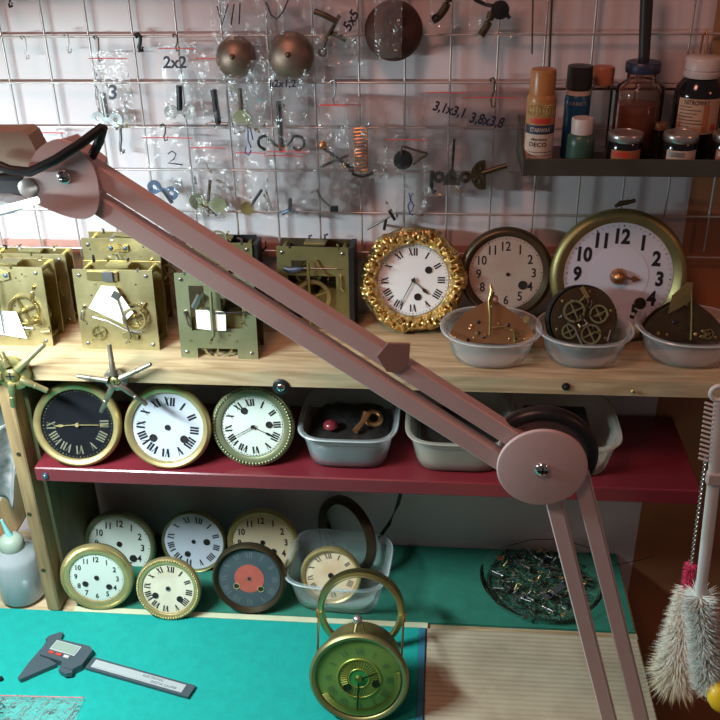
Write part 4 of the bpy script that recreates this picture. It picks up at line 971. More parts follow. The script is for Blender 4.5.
keything('half_wheel_key', 'dark half-round key with two holes in the 3,8x3,8 bag', 'key', 484, 175, -.016, [('bow', 'darkbr', halfwheel), ('stem', 'darkbr', shaft(-2, 2, 22, 10, 2.6))])
keything('t_key', 'upper dark T-handled key above the gilt clock', 'key', 382, 218, -.012, [('handle', 'iron', shaft(7, 8, 13, -2, 1.6)), ('stem', 'steel', shaft(10, 3, -15, -12, 1.3))], 'T-handled keys over the gilt clock')
keything('t_key', 'lower dark T-handled key touching the top of the gilt clock', 'key', 390, 226, -.012, [('handle', 'iron', shaft(-4, 7, -6, -4, 1.6)), ('stem', 'steel', shaft(-4, 1, 14, -2, 1.3))], 'T-handled keys over the gilt clock')
bag('clear bag with a squiggle in blue ink over the gilt clock', 396, 424, 150, 224, None, -.010, strokes=[[(409, 193), (411, 200), (408, 206), (410, 214), (413, 215)], [(413, 193), (410, 199), (414, 206), (411, 212)]], tcol='penblue')
# top row
def cluster(mb, s):
    mb.tube([(-15*s, 0, 16*s), (-4*s, -.002, 12*s), (8*s, -.002, 6*s)], 3*s, 8); mb.tube([(10*s, 0, 12*s), (4*s, -.003, 2*s), (-4*s, -.003, -10*s), (-8*s, -.003, -20*s)], 2*s, 8)
    mb.tube([(0, 0, -4*s), (10*s, -.002, -8*s), (16*s, -.002, -12*s)], 2.4*s, 8); mb.torus((-8*s, -.003, -23*s), (0, -1, 0), 3.4*s, 1.3*s, 16, 6)
bag('clear bag marked 5x5 around a cluster of iron tools', 312, 362, -10, 66, None, -.016, '5x5', 351, 20, 10, 60, crump=.005)
keything('tool_cluster', 'dark iron multi-armed key hanging in the bag marked 5x5', 'key', 330, 28, -.016, [('arms', 'darkbr', cluster)])
bag('clear bag with a dark fitting, right of the large dark bell', 430, 462, -12, 28, None, -.016)
keything('small_fitting', 'dark bulbous fitting at the top edge, right of the large bell', 'fitting', 441, 8, -.018, [('body', 'darkbr', path([(8, 0, 12), (5, 0, 2), (-2, 0, -8), (-8, 0, -12)], 4)), ('ring', 'iron', lambda mb, s: mb.torus((-5*s, -.004, -9*s), (0, -1, 0), 3*s, 1.2*s, 14, 6))])
bag('clear bag with a dark hinged key at the top of the wall', 470, 514, -12, 38, None, -.016)
keything('hinged_key', 'dark hinged key with flat blade at the top of the wall', 'key', 494, 12, -.018, [('blade', 'darkbr', path([(-2, 0, 0), (-6, 0, -12), (-12, 0, -22)], 4)), ('hub', 'iron', lambda mb, s: mb.lathe([(0, .004), (9*s, .003), (9*s, -.003), (0, -.003)], (6*s, 0, 2*s), (0, -1, 0), 22)), ('arm', 'iron', path([(-20, 0, 12), (-8, 0, 7), (6, 0, 4), (16, 0, -6)], 2)) ])
# bells on the wall
def bell(px, py, rpx, label, m, Y=-.020, txt=None):
    p = P(px, py, Y=Y); r = L(rpx, p); o = thing('clock_bell', p, label, 'bell', 'bells hanging on the grid', rot=(math.radians(-12), 0, 0))
    MB().lathe([(r, .0), (r*1.0, .003), (r*.93, .009), (r*.75, .015), (r*.45, .019), (.003, .0205), (.002, .019), (r*.45, .0175), (r*.9, .008), (r*.96, .0), (r, 0)], (0, .014, 0), (0, -1, 0), 56).build('cup', m, o)
    MB().lathe([(0, .0025), (.0018, .002), (.0025, 0), (.003, -.001)], (0, -.0065, 0), (0, -1, 0), 16).build('boss', 'darkbr', o)
    return o
bell(233.5, 57, 20.5, 'smaller bronze bell cup with small boss, left of the pair', 'bell')
bell(289, 55, 23.5, 'bronze bell cup with small boss, right of the pair', 'bell')
bell(393, 30, 29.5, 'large dark bell cup hanging at the top centre', 'bell_d')
bag('clear bag with VII written on it above the left bell', 207, 262, -14, 84, None, -.012, strokes=[[(217, 6), (222, 25), (228, 4)], [(234, 4), (231, 25)], [(240, 3), (239, 24)]], crump=.0025)
bag('clear bag with V written on it above the right bell', 262, 322, -14, 82, None, -.011, strokes=[[(266, 2), (271, 15), (277, 19), (283, 12), (289, -2)]], crump=.0025)
bag('narrow shiny bag hanging over the large dark bell', 374, 402, -14, 58, None, -.040, crump=.004)
bag('short clear bag with red zip behind the lamp joint', 30, 66, 128, 170, 132, -.014)
bag('flat clear zip bag right of the crumpled chain bag', 320, 362, 98, 150, 104, -.012, crump=.001)

# ------------------------------------------------------------ small varnish shelf
sx0, sx1 = .576, .90; sy = -.098; zs_ = OZ-.1185
sh = thing('varnish_shelf', (.7, -.04, zs_), 'narrow metal shelf of paint and varnish bottles hooked on the grid', 'shelf')
lx = lambda x: x-.7
MB().box((lx((sx0+sx1)/2), -.0105, -.001), (sx1-sx0, .092, .002)).build('shelf_floor', 'metalshelf', sh)
MB().box((lx((sx0+sx1)/2), sy+.04, .003), (sx1-sx0, .002, .018), bev=.0006).build('front_lip', 'metalshelf', sh)
MB().prism([(0, 0), (.001, 0)], 0, 1) if 0 else None
mb = MB(); mb.add([(lx(sx0), sy+.04, -.006), (lx(sx0), sy+.04, .012), (lx(sx0), .035, .034), (lx(sx0), .035, -.006), (lx(sx0)+.0015, sy+.04, -.006), (lx(sx0)+.0015, sy+.04, .012), (lx(sx0)+.0015, .035, .034), (lx(sx0)+.0015, .035, -.006)], [(0, 1, 2, 3), (7, 6, 5, 4), (0, 4, 5, 1), (1, 5, 6, 2), (2, 6, 7, 3), (3, 7, 4, 0)])
mb.build('end_bracket', 'metalshelf', sh)
MB().tube([(lx(.60), .0365, .062), (lx(.90), .0365, .062)], .0015, 8).build('back_rail', 'darkbr', sh)
for x in (.762,):
    MB().tube([(lx(x)-.003, .034, .062), (lx(x)-.001, .032, .118), (lx(x)+.002, .036, .122), (lx(x)+.004, .032, .116), (lx(x)+.004, .034, .062)], .0013, 8).build('hanger_hook', 'copper', sh)
def at_shelf(px, y): 
    q = P(px, 150, Y=y); return Vector((q.x, y, zs_+.0005))
def revolve(name, base, label, cat, parts, group='bottles and jars on the varnish shelf'):
    o = thing(name, base, label, cat, group)
    for nm, m_, prof_ in parts: MB().lathe(prof_, (0, 0, 0), (0, 0, 1), 36).build(nm, m_, o)
    return o
def curved_label(o, r, z0, z1, a0, a1, m, name='label', n=14):
    """label wrapped on a cylinder, a measured from -Y"""
    mb = MB(); vs = []
    for i in range(n+1):
        a = a0+(a1-a0)*i/n
        for z in (z0, z1): vs.append((r*math.sin(a), -r*math.cos(a), z))
    mb.add(vs, [(2*i, 2*i+2, 2*i+3, 2*i+1) for i in range(n)], True); return mb.build(name, m, o)
def wrap_text(par, txt, r, zc, h, m, a=0, wx=1., bold=.01, name='lettering', width=None):
    mb = MB(); put_text(mb, txt, 0, 0, h, 0, 0, wx, bold, width=width); mb.v = [(r*math.sin(x/r+a), -r*math.cos(x/r+a), z+zc) for x, y, z in mb.v]; return mb.build(name, m, par)
r_ = .0150; base = at_shelf(538, -.074)
o = revolve('spray_can', base, 'brown-capped spray can with cream label at the left end of the varnish shelf', 'spray can', [
  ('body', 'tan', [(0, 0), (r_, 0), (r_, .068), (r_*.9, .072), (0, .072)]), ('cap', 'tan', [(r_*.86, .070), (r_*.86, .094), (r_*.8, .0965), (r_*.3, .097), (0, .097)])])
l = curved_label(o, r_+.0002, .004, .066, -1.4, 1.4, 'tan_l'); curved_label(o, r_+.0004, .004, .034, -1.2, 1.3, 'cream', 'cream_band'); n_ = curved_label(o, r_+.0006, .034, .043, -1.25, 1.1, 'navy', 'dark_band'); curved_label(o, r_+.0006, .045, .050, -.8, .8, 'redlab', 'red_band')
wrap_text(n_, 'STARWAX', r_+.0009, .0385, .0045, 'cream', -.05, 1.0, .01, width=.022)
wrap_text(l, 'DECO', r_+.0008, .0235, .0045, 'ink', -.15, 1.1); wrap_text(l, 'absolute', r_+.0008, .029, .003, 'darkbr', -.1, 1.2)
mb = MB()
for i in range(9):
    a = -.9+i*.22
    for rr in (.004, .0025): mb.tube([((r_+.0006)*math.sin(a+rr*40*math.sin(t)), -(r_+.0006)*math.cos(a+rr*40*math.sin(t)), .058+rr*1.4*math.cos(t)) for t in [j*2*PI/10 for j in range(11)]], .0003, 4)
mb.build('scroll_pattern', 'gold', l)
for i in range(3): curved_label(o, r_+.0005, .008+i*.0035, .0086+i*.0035, -.8, .9, 'darkbr', 'print_line')
r_ = .0135; base = at_shelf(573, -.045)
o = revolve('blue_bottle', base, 'blue bottle with black cap behind the small green pot', 'bottle', [
  ('body', 'blue', [(0, 0), (r_, 0), (r_, .060), (r_*.9, .066), (r_*.7, .069), (0, .069)]), ('collar', 'cream', [(r_*.94, .0655), (r_*.96, .070), (0, .072)]), ('cap', 'blackcap', [(r_*.95, .071), (r_*.99, .073), (r_*.96, .094), (0, .095)])])
wrap_text(o, 'ARMET', r_+.0004, .058, .004, 'lid', -.1, 1.1)
r_ = .0140; base = at_shelf(580, -.078)
o = revolve('green_pot', base, 'small green pot with a flat white cap', 'pot', [
  ('body', 'green', [(0, 0), (r_, 0), (r_*1.02, .022), (r_*.98, .030), (r_*.7, .034), (0, .034)]), ('cap', 'whitecap', [(r_*.78, .033), (r_*.8, .047), (r_*.76, .0485), (0, .0485)])])
r_ = .0125; base = at_shelf(595, -.018)
revolve('orange_cap_bottle', base, 'clear bottle with an orange cap behind the blue bottle', 'bottle', [
  ('body', 'jarglass', [(0, 0), (r_, 0), (r_, .062), (r_*.6, .070), (0, .070)]), ('cap', 'orange', [(r_*.96, .070), (r_*.98, .086), (r_*.9, .088), (0, .088)])])
# brown liquid jar with brush
r_ = .0250; base = at_shelf(633, -.0315)
o = revolve('varnish_jar', base, 'clear square-shouldered jar half full of brown varnish, brush standing through its lid', 'jar', [
  ('glass', 'jarglass', [(0, 0), (r_, 0), (r_, .066), (r_*.94, .072), (r_*.62, .077), (r_*.60, .084), (r_*.55, .084), (r_*.56, .075), (r_*.9, .068), (r_*.93, .002), (0, .002)]),
  ('varnish', 'varnish', [(0, .0025), (r_*.9, .0025), (r_*.9, .052), (0, .052)])])
MB().lathe([(.004, .085), (r_*.70, .085), (r_*.72, .088), (r_*.72, .094), (r_*.68, .0955), (.004, .0955)], (0, 0, 0), (0, 0, 1), 36).build('lid', 'navy', o)
p0 = base+Vector((0, 0, .0957)); q = P(648, -30, Y=-.028)
mb = MB().tube([p0, p0*.5+q*.5, q], [.0058, .0064, .0066], 12); tag(mb.build('brush_handle', 'blackcap'), 'black brush handle standing out of the varnish jar', 'brush')
# dark bottle
r_ = .0245; base = at_shelf(690, -.0315)
o = revolve('dark_bottle', base, 'dark glass bottle with white cap and peach paper label', 'bottle', [
  ('body', 'darkglass', [(0, 0), (r_, 0), (r_, .063), (r_*.95, .070), (r_*.72, .078), (r_*.66, .080), (0, .080)])])
MB().lathe([(r_*.72, .0805), (r_*.76, .083), (r_*.76, .086), (r_*.70, .0865), (r_*.70, .088), (r_*.74, .0885), (r_*.73, .099), (r_*.68, .1005), (0, .101)], (0, 0, 0), (0, 0, 1), 40).build('cap', 'whitecap', o)
l = curved_label(o, r_+.0004, .026, .062, -1.05, .85, 'label'); wrap_text(l, 'NITROWAY', r_+.0008, .0585, .0050, 'darkbr', -.25, 1., .01, width=.026)
for i, wv in enumerate((.5, .9, .75, .6, .95, 1.0, .5)): curved_label(l, r_+.0007, .0535-i*.0034, .0542-i*.0034, -.95, -.95+wv, 'darkbr', 'print_line')
curved_label(l, r_+.0008, .030, .036, .45, .7, 'redlab', 'red_mark'); curved_label(l, r_+.0006, .028, .056, .05, .30, 'orange', 'panel_print')
# jam-like jars with tin lids
for i, (px, y, lab, col_) in enumerate(((624, -.077, 'small dark jar with tin lid and red label, front centre of the varnish shelf', 'redlab'), (679, -.077, 'small dark jar with tin lid and grey label under the dark bottle', 'lid'), (727, -.077, 'small dark jar with tin lid at the right edge of the frame', 'whitecap'))):
    r_ = .0175 if i < 2 else .016; base = at_shelf(px, y)
    o = revolve('tin_lid_jar', base, lab, 'jar', [('glass', 'darkglass', [(0, 0), (r_*.95, 0), (r_, .003), (r_, .022), (r_*.9, .026), (0, .026)]), ('lid', 'lid', [(r_*.97, .0255), (r_*1.02, .0265), (r_*1.02, .032), (r_*.98, .0335), (r_*.8, .034), (r_*.78, .0335), (0, .0335)])], 'small jars with tin lids')
    curved_label(o, r_+.0004, .008, .019, -.95, .95, 'cream' if i == 1 else 'orange'); curved_label(o, r_+.0006, .0125, .0175, -.8, .1, col_, 'label_patch')
o = revolve('tin_lid_jar', at_shelf(657, -.050), 'slim jar with copper lid showing between two tin-lidded jars', 'jar', [('glass', 'darkglass', [(0, 0), (.006, 0), (.006, .030), (0, .030)]), ('lid', 'copper', [(.0065, .030), (.0065, .037), (0, .0375)])], 'small jars with tin lids')

# ------------------------------------------------------------ star keys, fixings
def star_key(px, py, rpx, label, tips, m, hubm, Y, tube_r, taper):
    c = P(px, py, Y=Y); o = thing('star_key', c, label, 'star key', 'star-shaped winding keys on the shelf front')
    R = L(rpx, c)
    MB().lathe([(0, .002), (R*.45, .002), (R*.55, .004), (R*.8, .004), (R, .0025), (R, -.0025), (0, -.0025)], (0, 0, 0), (0, -1, 0), 40).build('hub', hubm, o)
    for tx, ty in tips:
        e = P(tx, ty, Y=Y-.004)-c; d = e.normalized(); s_ = d*R*.55; s_.y = -.005; ln = e.length
        mb = MB(); u_ = tube_r
        mb.tube([s_, s_*.6+e*.4, s_*.58+e*.42, e*.97, e], [u_*1.15, u_*1.1, u_*.92, u_*taper, u_*taper*.8], 12)
        mb.lathe([(u_*taper*.75, 0), (0, 0)], e+d*.0001, d, 10)
        mb.torus(s_*.45+e*.55, d, u_*.95, u_*.16, 16, 6); mb.build('arm', m, o)
    screw_head(o, (0, -.004, 0), (0, -1, 0), R*.42, 'steel' if hubm == 'steel' else 'brass_dull', 'centre_screw')
    return o
star_key(13, 373, 18, 'brass five-armed star key hanging at the left shelf corner', [(44, 344), (48, 391), (13, 407), (-24, 380), (1, 352)], 'brass_pale', 'brass_dull', FY-.006, .0037, .9)
star_key(116, 379, 12, 'steel five-armed star key screwed to the shelf front above the black clock', [(109, 344), (151, 364), (147, 405), (101, 412), (77, 376)], 'brown_steel', 'brown_steel', FY-.006, .0030, .85)
def fixing(px, py, r, label, m='steel', m2='iron', zf=None):
    c = P(px, py, Y=FY-.0015); o = thing('screw_fixing', c, label, 'screw', 'screws in the shelf fronts')
    if m2: MB().lathe([(0, .001), (r*.9, .001), (r, 0), (r, -.0014), (0, -.0014)], (0, 0, 0), (0, -1, 0), 28).build('washer', m2, o)
    screw_head(o, (0, -.0012, 0), (0, -1, 0), r*(.55 if m2 else 1), m, 'screw_head'); return o
fixing(281, 387, .0095, 'large screw and dark washer under the pine shelf edge', 'chrome')
fixing(566, 387, .0045, 'small dark bolt in the pine shelf front', 'iron', 'iron')
fixing(633, 391, .0026, 'shiny brass pin head in the pine shelf front', 'gold', None)
fixing(45, 476, .0038, 'cross-head screw in the left end of the red shelf', 'steel', 'bluesteel')

# ------------------------------------------------------------ glass dish of screws
dc_ = P(541, 585, Z=ZB); Rd = L(60, dc_); dc_.z = ZB+.0010
o = thing('glass_dish', dc_, 'shallow round glass dish full of screws and pins on the green cloth', 'dish')
MB().lathe([(0, 0), (Rd*.86, 0), (Rd*.93, .002), (Rd, .012), (Rd*1.02, .0135), (Rd*1.0, .0145), (Rd*.965, .0125), (Rd*.90, .0035), (Rd*.84, .0018), (0, .0018)], (0, 0, 0), (0, 0, 1), 72).build('glass_bowl', 'glass', o)
mb = MB(); r2 = random.Random(3)
for i in range(950):
    a = r2.uniform(0, 2*PI); r = Rd*.86*math.sqrt(r2.random()); x, y = r*math.cos(a), r*math.sin(a); z = .0035+r2.random()*.0045
    d = Vector((r2.uniform(-1, 1), r2.uniform(-1, 1), r2.uniform(-.2, .3))).normalized()*r2.uniform(.0015, .0045)
    mb.cur = r2.choice((0, 0, 1, 2, 2, 3)); mb.cyl(Vector((x, y, z))-d, Vector((x, y, z))+d, r2.uniform(.0003, .0008), n=5)
o2_ = mb.build('metal_bits', ['grit', 'brass_dull', 'iron', 'steel']); o2_.location = dc_; tag(o2_, 'heap of tiny dark screws and pins filling the glass dish', 'small parts', kind='stuff')
# individual larger pieces
def screw_mesh(m, L_, r):
    mb = MB(); mb.cyl((0, 0, 0), (L_, 0, 0), r, n=8); mb.cyl((-r*1.2, 0, 0), (0, 0, 0), r*2.1, n=12)
    for i in range(int(L_/(r*1.2))): mb.torus((i*r*1.2+r, 0, 0), (1, 0, 0), r*1.05, r*.2, 8, 4)
    return mb
protos = {}
for m_ in ('steel', 'brass', 'iron', 'chrome'):
    s0 = screw_mesh(m_, .009, .0008).build('loose_screw', m_); protos[m_] = s0
r3 = random.Random(11); first = set()
seg = {'steel': 'grey steel', 'brass': 'yellow brass', 'iron': 'black iron', 'chrome': 'shiny'}
for i in range(90):
    m_ = r3.choice(('steel', 'brass', 'iron', 'chrome', 'steel', 'iron')); 
    q = protos[m_] if m_ not in first else protos[m_].copy()
    if m_ in first: C.objects.link(q)
    first.add(m_)
    a = r3.uniform(0, 2*PI); r = Rd*.78*math.sqrt(r3.random())
    q.location = dc_+Vector((r*math.cos(a), r*math.sin(a), .0105+r3.random()*.002)); q.rotation_euler = (0, r3.uniform(-.18, .18), r3.uniform(0, 6.28))
    k_ = r3.uniform(.7, 1.7); q.scale = (k_, r3.uniform(1, 1.7), 1.3)
    tag(q, 'tiny %s screw among the loose bits in the glass dish' % seg[m_], 'screw', '%s screws in the glass dish' % seg[m_])
def dishbit(name, label, cat, px, py, fn, m, rz):
    p = P(px, py, Z=dc_.z+.0125); mb = MB(); fn(mb); q = mb.build(name, m); q.location = p; q.rotation_euler = (0, 0, rz); return tag(q, label, cat)
dishbit('slotted_plate', 'dark flat steel lever with rounded end and holes lying in the glass dish', 'lever', 554, 592, lambda mb: (mb.box((.004, 0, 0), (.032, .009, .002), bev=.0006), mb.lathe([(0, .001), (.0058, .001), (.0058, -.001), (0, -.001)], (-.012, 0, 0), (0, 0, 1), 20), mb.torus((-.012, 0, .001), (0, 0, 1), .002, .0006, 14, 5)), 'lamp_dark', .75)
dishbit('steel_pin', 'long bright steel pin lying in the glass dish', 'pin', 538, 575, lambda mb: mb.cyl((-.009, 0, 0), (.009, 0, 0), .0012, n=8), 'chrome', 1.1)
dishbit('brass_nut', 'bright brass nut at the front of the glass dish', 'nut', 563, 615, lambda mb: mb.lathe([(.001, .001), (.0028, .0012), (.0032, 0), (.0028, -.0012), (.001, -.001)], (0, 0, 0), (0, 0, 1), 6), 'gold', 0)
dishbit('tin_clip', 'shiny folded tin clip at the front edge of the dish', 'clip', 525, 617, lambda mb: (mb.box((0, 0, 0), (.008, .006, .0006)), mb.box((-.004, 0, .002), (.0006, .006, .004))), 'chrome', .3)
dishbit('brass_plate', 'square brass plate at the back left of the dish', 'plate', 500, 558, lambda mb: mb.box((0, 0, 0), (.010, .008, .002), bev=.0005), 'copper', .5)
pts = [P(x, y, Y=Y_) for x, y, Y_ in ((500, 548, -.02), (530, 540, -.012), (560, 539, -.01), (590, 548, -.02), (612, 566, -.035), (640, 560, -.03), (654, 556, -.02))]
tag(MB().tube(pts, .0006, 6).build('thin_wire', 'darkbr'), 'thin springy wire arching over the back of the screw dish', 'wire')

# ------------------------------------------------------------ left corner: bottle, brace, rag, red can
q = P(21, 604, Z=ZB); q.y += .020; q.z = ZB+.0012; 
rB = L(22, q)
bk = [('body', 'bottle', [(0, 0), (rB*.92, 0), (rB, .003), (rB, .062), (rB*.92, .072), (rB*.5, .080), (rB*.48, .083), (0, .083)]), ('cap', 'capgrey', [(rB*.50, .079), (rB*.54, .081), (rB*.50, .094), (rB*.28, .099), (0, .099)])]
o = revolve('squeeze_bottle', q, 'milky plastic squeeze bottle with nozzle left of the wooden post', 'bottle', bk, None)
o.location.x -= .004
MB().tube([(0, 0, .098), (-.003, 0, .110), (-.006, 0, .124)], [.0045, .003, .0018], 10).build('nozzle', 'nozzle', o)
p0 = P(-25, 575, Y=-.06); p1 = P(36, 470, Y=-.06)
d = (p1-p0); mb = MB().box((p0+p1)/2+Vector((0, 0, 0)), (d.length+.05, .018, .040), RY(-math.atan2(d.z, d.x)), bev=.001); tag(mb.build('diagonal_brace', 'pinev'), 'diagonal wooden brace left of the post above the squeeze bottle', 'brace')
def rag(u, v):
    q_ = P(-22+u*38, 425+v*82*(.75+.25*u), Y=-.13); return q_+Vector((0, .008*math.sin(u*9+v*2)+.004*noise.noise(Vector((u*4, v*4, 0))), .004*math.sin(u*7)*v))
mb = MB().grid(rag, 20, 20); rg = mb.build('hanging_rag', 'cloth'); mod = rg.modifiers.new('thickness', 'SOLIDIFY'); mod.thickness = .0015
tag(rg, 'pale patterned rag hanging at the left edge of the frame', 'rag')
q = P(-6, 598, Z=ZB); q.y += .05; q.z = ZB+.0012
revolve('red_can', q, 'red can behind the squeeze bottle at the left edge', 'can', [('body', 'redlab', [(0, 0), (.022, 0), (.022, .045), (.02, .048), (0, .048)])], None)

# bag with 2 on felt
c = P(42, 697, Z=ZB+.002); 
o = thing('zip_bag', (c.x, c.y-.0, ZB+.0045), 'clear zip bag marked 2 lying on the teal felt in the lower left corner', 'plastic bag', rot=(math.radians(90), 0, 0))
o.rotation_euler = (math.radians(-90), 0, math.radians(2))
mb = sheet_pair(.105, .075, 0, 4.4, .002, .0010)
mb.build('film', 'bag', o)
mb = MB().tube([(-.052, -.0028, -.004), (.052, -.0028, -.004)], .0005, 6); mb.build('zip_strip', 'zip', o)
mb = MB().tube([(-.046, -.004, -.020), (-.040, -.004, -.017), (-.036, -.004, -.021), (-.040, -.004, -.026), (-.046, -.004, -.030), (-.034, -.004, -.030)], .0008, 5); mb.build('handwriting', 'pen', o)
# tiny black dot bit
q = P(1, 679, Z=ZB+.003); tag(MB().lathe([(0, .003), (.002, .003), (.003, 0), (0, -.0015)], q, (0, 0, 1), 14).build('small_black_nut', 'iron'), 'tiny black nut on the felt at the left edge', 'nut')

# ------------------------------------------------------------ brushes at the right
Yb = -.30
def bristles(mb, p0, p1, r0, r1, n, seed, wdt=.00035, curl=.3, body=.85):
    rr_ = random.Random(seed); ax = (p1-p0); u, v, a = frame(ax)
    for i in range(n):
        t = rr_.random(); r = (r0+(r1-r0)*t)*rr_.uniform(.75, 1.08); an = rr_.uniform(0, 2*PI); c_ = p0+ax*t
        d = (u*math.cos(an)+v*math.sin(an)+a*curl*rr_.uniform(.2, 1.3)).normalized(); q_ = a.cross(d).normalized()*wdt
        s_ = c_+d*r*.15; m_ = c_+d*r*.65+a*curl*.0; e = c_+d*r
        mb.add([s_-q_, s_+q_, m_+q_*.8, m_-q_*.8], [(0, 1, 2, 3)]); mb.add([m_-q_*.8, m_+q_*.8, e], [(0, 1, 2)])
        k2 = a*wdt
        mb.add([s_-k2, s_+k2, m_+k2*.8, m_-k2*.8], [(0, 1, 2, 3)]); mb.add([m_-k2*.8, m_+k2*.8, e], [(0, 1, 2)])
top = P(706, 455, Y=Yb); mid = P(690, 566, Y=Yb); low = P(688, 587, Y=Yb); end = P(676, 672, Y=Yb)
o = thing('bottle_brush', end, 'fluffy off-white bottle brush with twisted wire handle and pink collar', 'brush')
mb = MB()
for ph in (0, PI):
    pts = []; ax = (low-top); u, v, a = frame(ax)
    for i in range(150):
        t = i/149; pts.append(top+ax*t-end+u*(.0010*math.cos(t*90+ph))+v*(.0010*math.sin(t*90+ph)))
    mb.tube(pts, .0009, 6)
mb.build('twisted_wire', 'lid', o)
mb = MB(); bristles(mb, mid-end+Vector((0, 0, .004)), low-end-Vector((0, 0, .004)), .009, .008, 420, 5); mb.build('pink_collar', 'pink', o)
mb = MB(); bristles(mb, low-end, Vector((0, 0, 0)), .016, .034, 3800, 6, .00045, .75); hb = mb.build('bristle_head', 'brushwhite', o)
mb = MB(); bristles(mb, (low-end)*.25, Vector((0, 0, -.004)), .030, .040, 900, 8, .0004, .9); mb.build('bristle_tips', 'brushtip', o)
Yc = -.345
t0 = P(719, 392, Y=Yc); t1 = P(716, 470, Y=Yc); t2 = P(692, 600, Y=Yc); t3 = P(706, 700, Y=Yc)
t3 = P(702, 690, Y=Yc)
o = thing('plastic_brush', t3, 'white plastic-handled brush with hanging ring and pale bristle head', 'brush')
W = lambda a_, b_: P(a_, b_, Y=Yc)-t3
MB().torus(W(719, 393), (0, -1, 0), L(8, t0), L(2.6, t0), 28, 8).build('hanging_ring', 'whiteplastic', o)
MB().tube([W(719, 402), W(718, 430), W(714, 480), W(707, 540), W(700, 598)], [.0045, .0058, .0058, .0058, .0052], 12, .4, hint=(0, 1, 0)).build('handle', 'whiteplastic', o)
mb = MB()
for i in range(13):
    c_ = W(712-i*.55, 404+i*4.6); mb.tube([c_+Vector((-.006, 0, .0012)), c_+Vector((.002, -.001, -.001))], .0011, 6)
mb.build('ribbed_grip', 'whiteplastic', o)
MB().box(W(714, 478), (.013, .008, .012), bev=.001).build('collar', 'whitecap', o)
mb = MB(); bristles(mb, W(699, 596), W(708, 690), .020, .020, 2600, 9, .0005, -.25); mb.build('bristle_head', mat('pale_bristle', (.78, .84, .80), .5), o)
MB().tube([W(697, 598), W(703, 640), W(709, 696)], [.0055, .005, .004], 10, .5, hint=(0, 1, 0)).build('spine', 'whiteplastic', o)
# something yellow at the lower right corner
q = P(724, 696, Y=-.36)
mb = MB().lathe([(0, .010), (.010, .009), (.016, .004), (.017, -.002), (.012, -.012), (0, -.013)], q, (.2, -.7, .6), 24); tag(mb.build('yellow_knob', 'yellow'), 'bright yellow knob at the lower right corner', 'knob')

# ------------------------------------------------------------ lamp
def smooth_outline(p, n=6):
    out = []; m = len(p)
    for i in range(m):
        a, b, c, d = [p[(i+k-1) % m] for k in range(4)]
        for j in range(n):
            t = j/n; out.append(tuple(.5*((2*b[k])+(c[k]-a[k])*t+(2*a[k]-5*b[k]+4*c[k]-d[k])*t*t+(3*b[k]-a[k]-3*c[k]+d[k])*t**3) for k in (0, 1)))
    return out
J2 = P(541, 461, D=.78); YL = J2.y
lamp = thing('desk_lamp', P(664, 796, Y=YL), 'mauve jointed arm work lamp reaching across the picture from bottom right', 'lamp')
lo = lamp.location.copy(); lo.z = ZB+.002; lamp.location = lo
Q = lambda a_, b_, dy=0: P(a_, b_, Y=YL+dy)-lo
bar = .0148
def beam(p, q, name='arm_beam', m='mauve', w_=bar, dpt=.013, over=0):
    d = q-p; mb = MB(); ang = -math.atan2(d.z, d.x)
    R_ = RY(ang); mb.box((p+q)/2, (d.length, dpt, w_), R_, bev=.0009)
    ob = mb.build(name, m, lamp)
    return ob, R_, d
for (a_, b_, dy) in (((84, 164), (530, 447), .0), ((74, 187), (525, 475), .0)):
    p, q = Q(*a_, dy), Q(*b_, dy); beam(p, q)
for (a_, b_) in (((549, 480), (625, 782)), ((580, 470), (657, 782))):
    p, q = Q(*a_), Q(*b_); ob, R_, d = beam(p, q, w_=.0145)
    MB().box((p+q)/2+R_ @ Vector((0, -.0069, .0055)), (d.length*.99, .0008, .0006), R_).build('edge_highlight_strip', 'lid', ob)  # raised pale strip that paints a highlight along the beam edge
# base block at the bench edge (outside the picture)
MB().box((.0, 0, .012), (.075, .05, .024), bev=.003).build('clamp_base', 'mauve_d', lamp)
def cover(c, R, y0, th, m, name='joint_disc', sq=1.):
    return MB().lathe([(0, th), (R*.93, th), (R*.985, th*.85), (R, th*.5), (R, 0), (0, 0)], c+Vector((0, y0, 0)), (0, -1, 0), 72).build(name, m, lamp)
c = Q(541, 461); RJ = L(44.5, J2)
cover(c, RJ, -.0085, .0035, 'mauve'); cover(c, RJ*.99, .0115, .003, 'mauve')
screw_head(lamp, c+Vector((0, -.0125, 0)), (0, -1, 0), .0065, 'chrome', 'joint_screw', .003)
# black rubber guard around the joint
mb = MB(); pts = []
for i in range(30):
    a = math.radians(140-i*5.9); pts.append(c+Vector((RJ*1.12*math.cos(a), .006, RJ*1.10*math.sin(a)+.002)))
pts.insert(0, Q(493, 413, .006))
mb.tube(pts, [.002]+[.0062]*28+[.004, .002], 10, 1.2, hint=(0, 1, 0)); mb.build('rubber_guard', 'rubber', lamp)
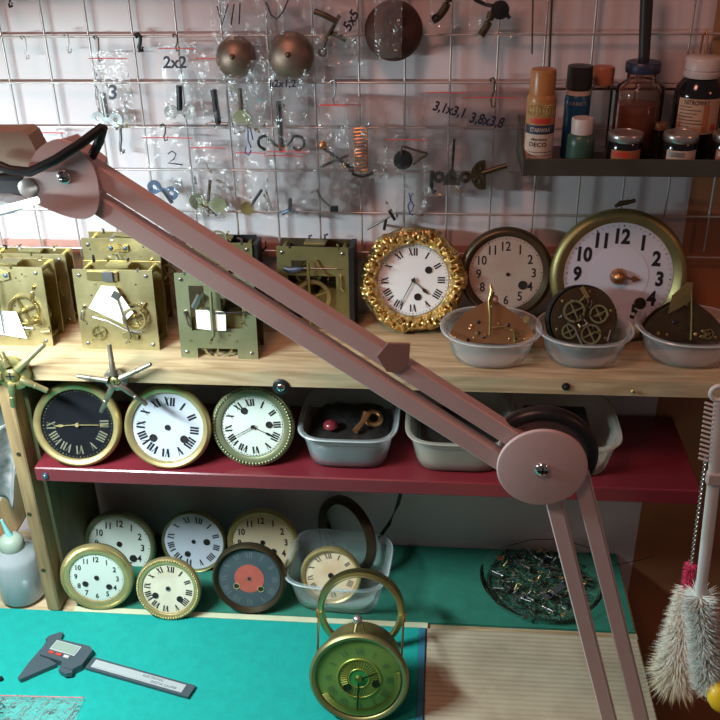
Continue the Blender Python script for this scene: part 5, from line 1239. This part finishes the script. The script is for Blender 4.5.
# clip on the upper beam
mc = Q(393, 358, -.0085)
MB().prism([(-.0125, .001), (-.004, .0125), (.0135, .0125), (.0125, -.006), (.003, -.0135), (-.005, -.0125)], 0, .003, mc, RY(.0)).build('clip', 'mauve_d', lamp)
# upper joint
c1 = Q(70, 177)
mb = MB().prism(smooth_outline([(c_[0]*.001, c_[1]*.001) for c_ in ((-36, -9), (-20, -20), (0, -28), (14, -28), (22, -20), (25, -4), (23, 12), (14, 24), (4, 30), (-7, 29), (-18, 22), (-30, 4))]), -.011, -.006, c1)
mb.build('joint_cover', 'mauve', lamp)
mb = MB().prism([(c_[0]*.001, c_[1]*.001) for c_ in ((-28, -12), (0, -25), (20, -18), (24, 10), (4, 28), (-16, 22))], .014, .018, c1); mb.build('joint_cover', 'mauve', lamp)
screw_head(lamp, Q(64, 177, -.012), (0, -1, 0), .0055, 'chrome', 'joint_screw', .003)
MB().lathe([(0, .003), (.0055, .003), (.0075, .002), (.0075, 0), (0, 0)], Q(29, 188, -.011), (0, -1, 0), 24).build('pivot_cap', 'lid', lamp)
MB().tube([Q(-14, 160, -.014), Q(10, 170, -.016), Q(30, 172, -.018), Q(55, 160, -.018), Q(80, 144, -.016), Q(103, 127, -.010)], .0036, 10).build('power_cable', 'rubber', lamp)
MB().tube([Q(103, 127, -.010), Q(99, 142, -.006), Q(92, 156, .0)], .0036, 10).build('cable_loop', 'rubber', lamp)
# lamp head going off to the left: housing, neck and glowing tube
MB().prism([tuple((Q(a_, b_)).xz) for a_, b_ in ((-150, 138), (24, 130), (30, 134), (40, 153), (30, 170), (-150, 180))], -.004, .018).build('lamp_housing', 'housing', lamp)
MB().box(Q(0, 182, .0), (.050, .026, .014), bev=.002).build('neck', 'lamp_dark', lamp)
hs = MB().prism([tuple((Q(a_, b_)).xz) for a_, b_ in ((-150, 186), (18, 188), (40, 195), (30, 200), (-150, 232))], -.030, .012); hs.build('reflector', 'bottle', lamp)
MB().cyl(Q(-150, 250, -.032), Q(38, 200, -.032), .0026, n=14).build('lamp_tube', 'tube', lamp)
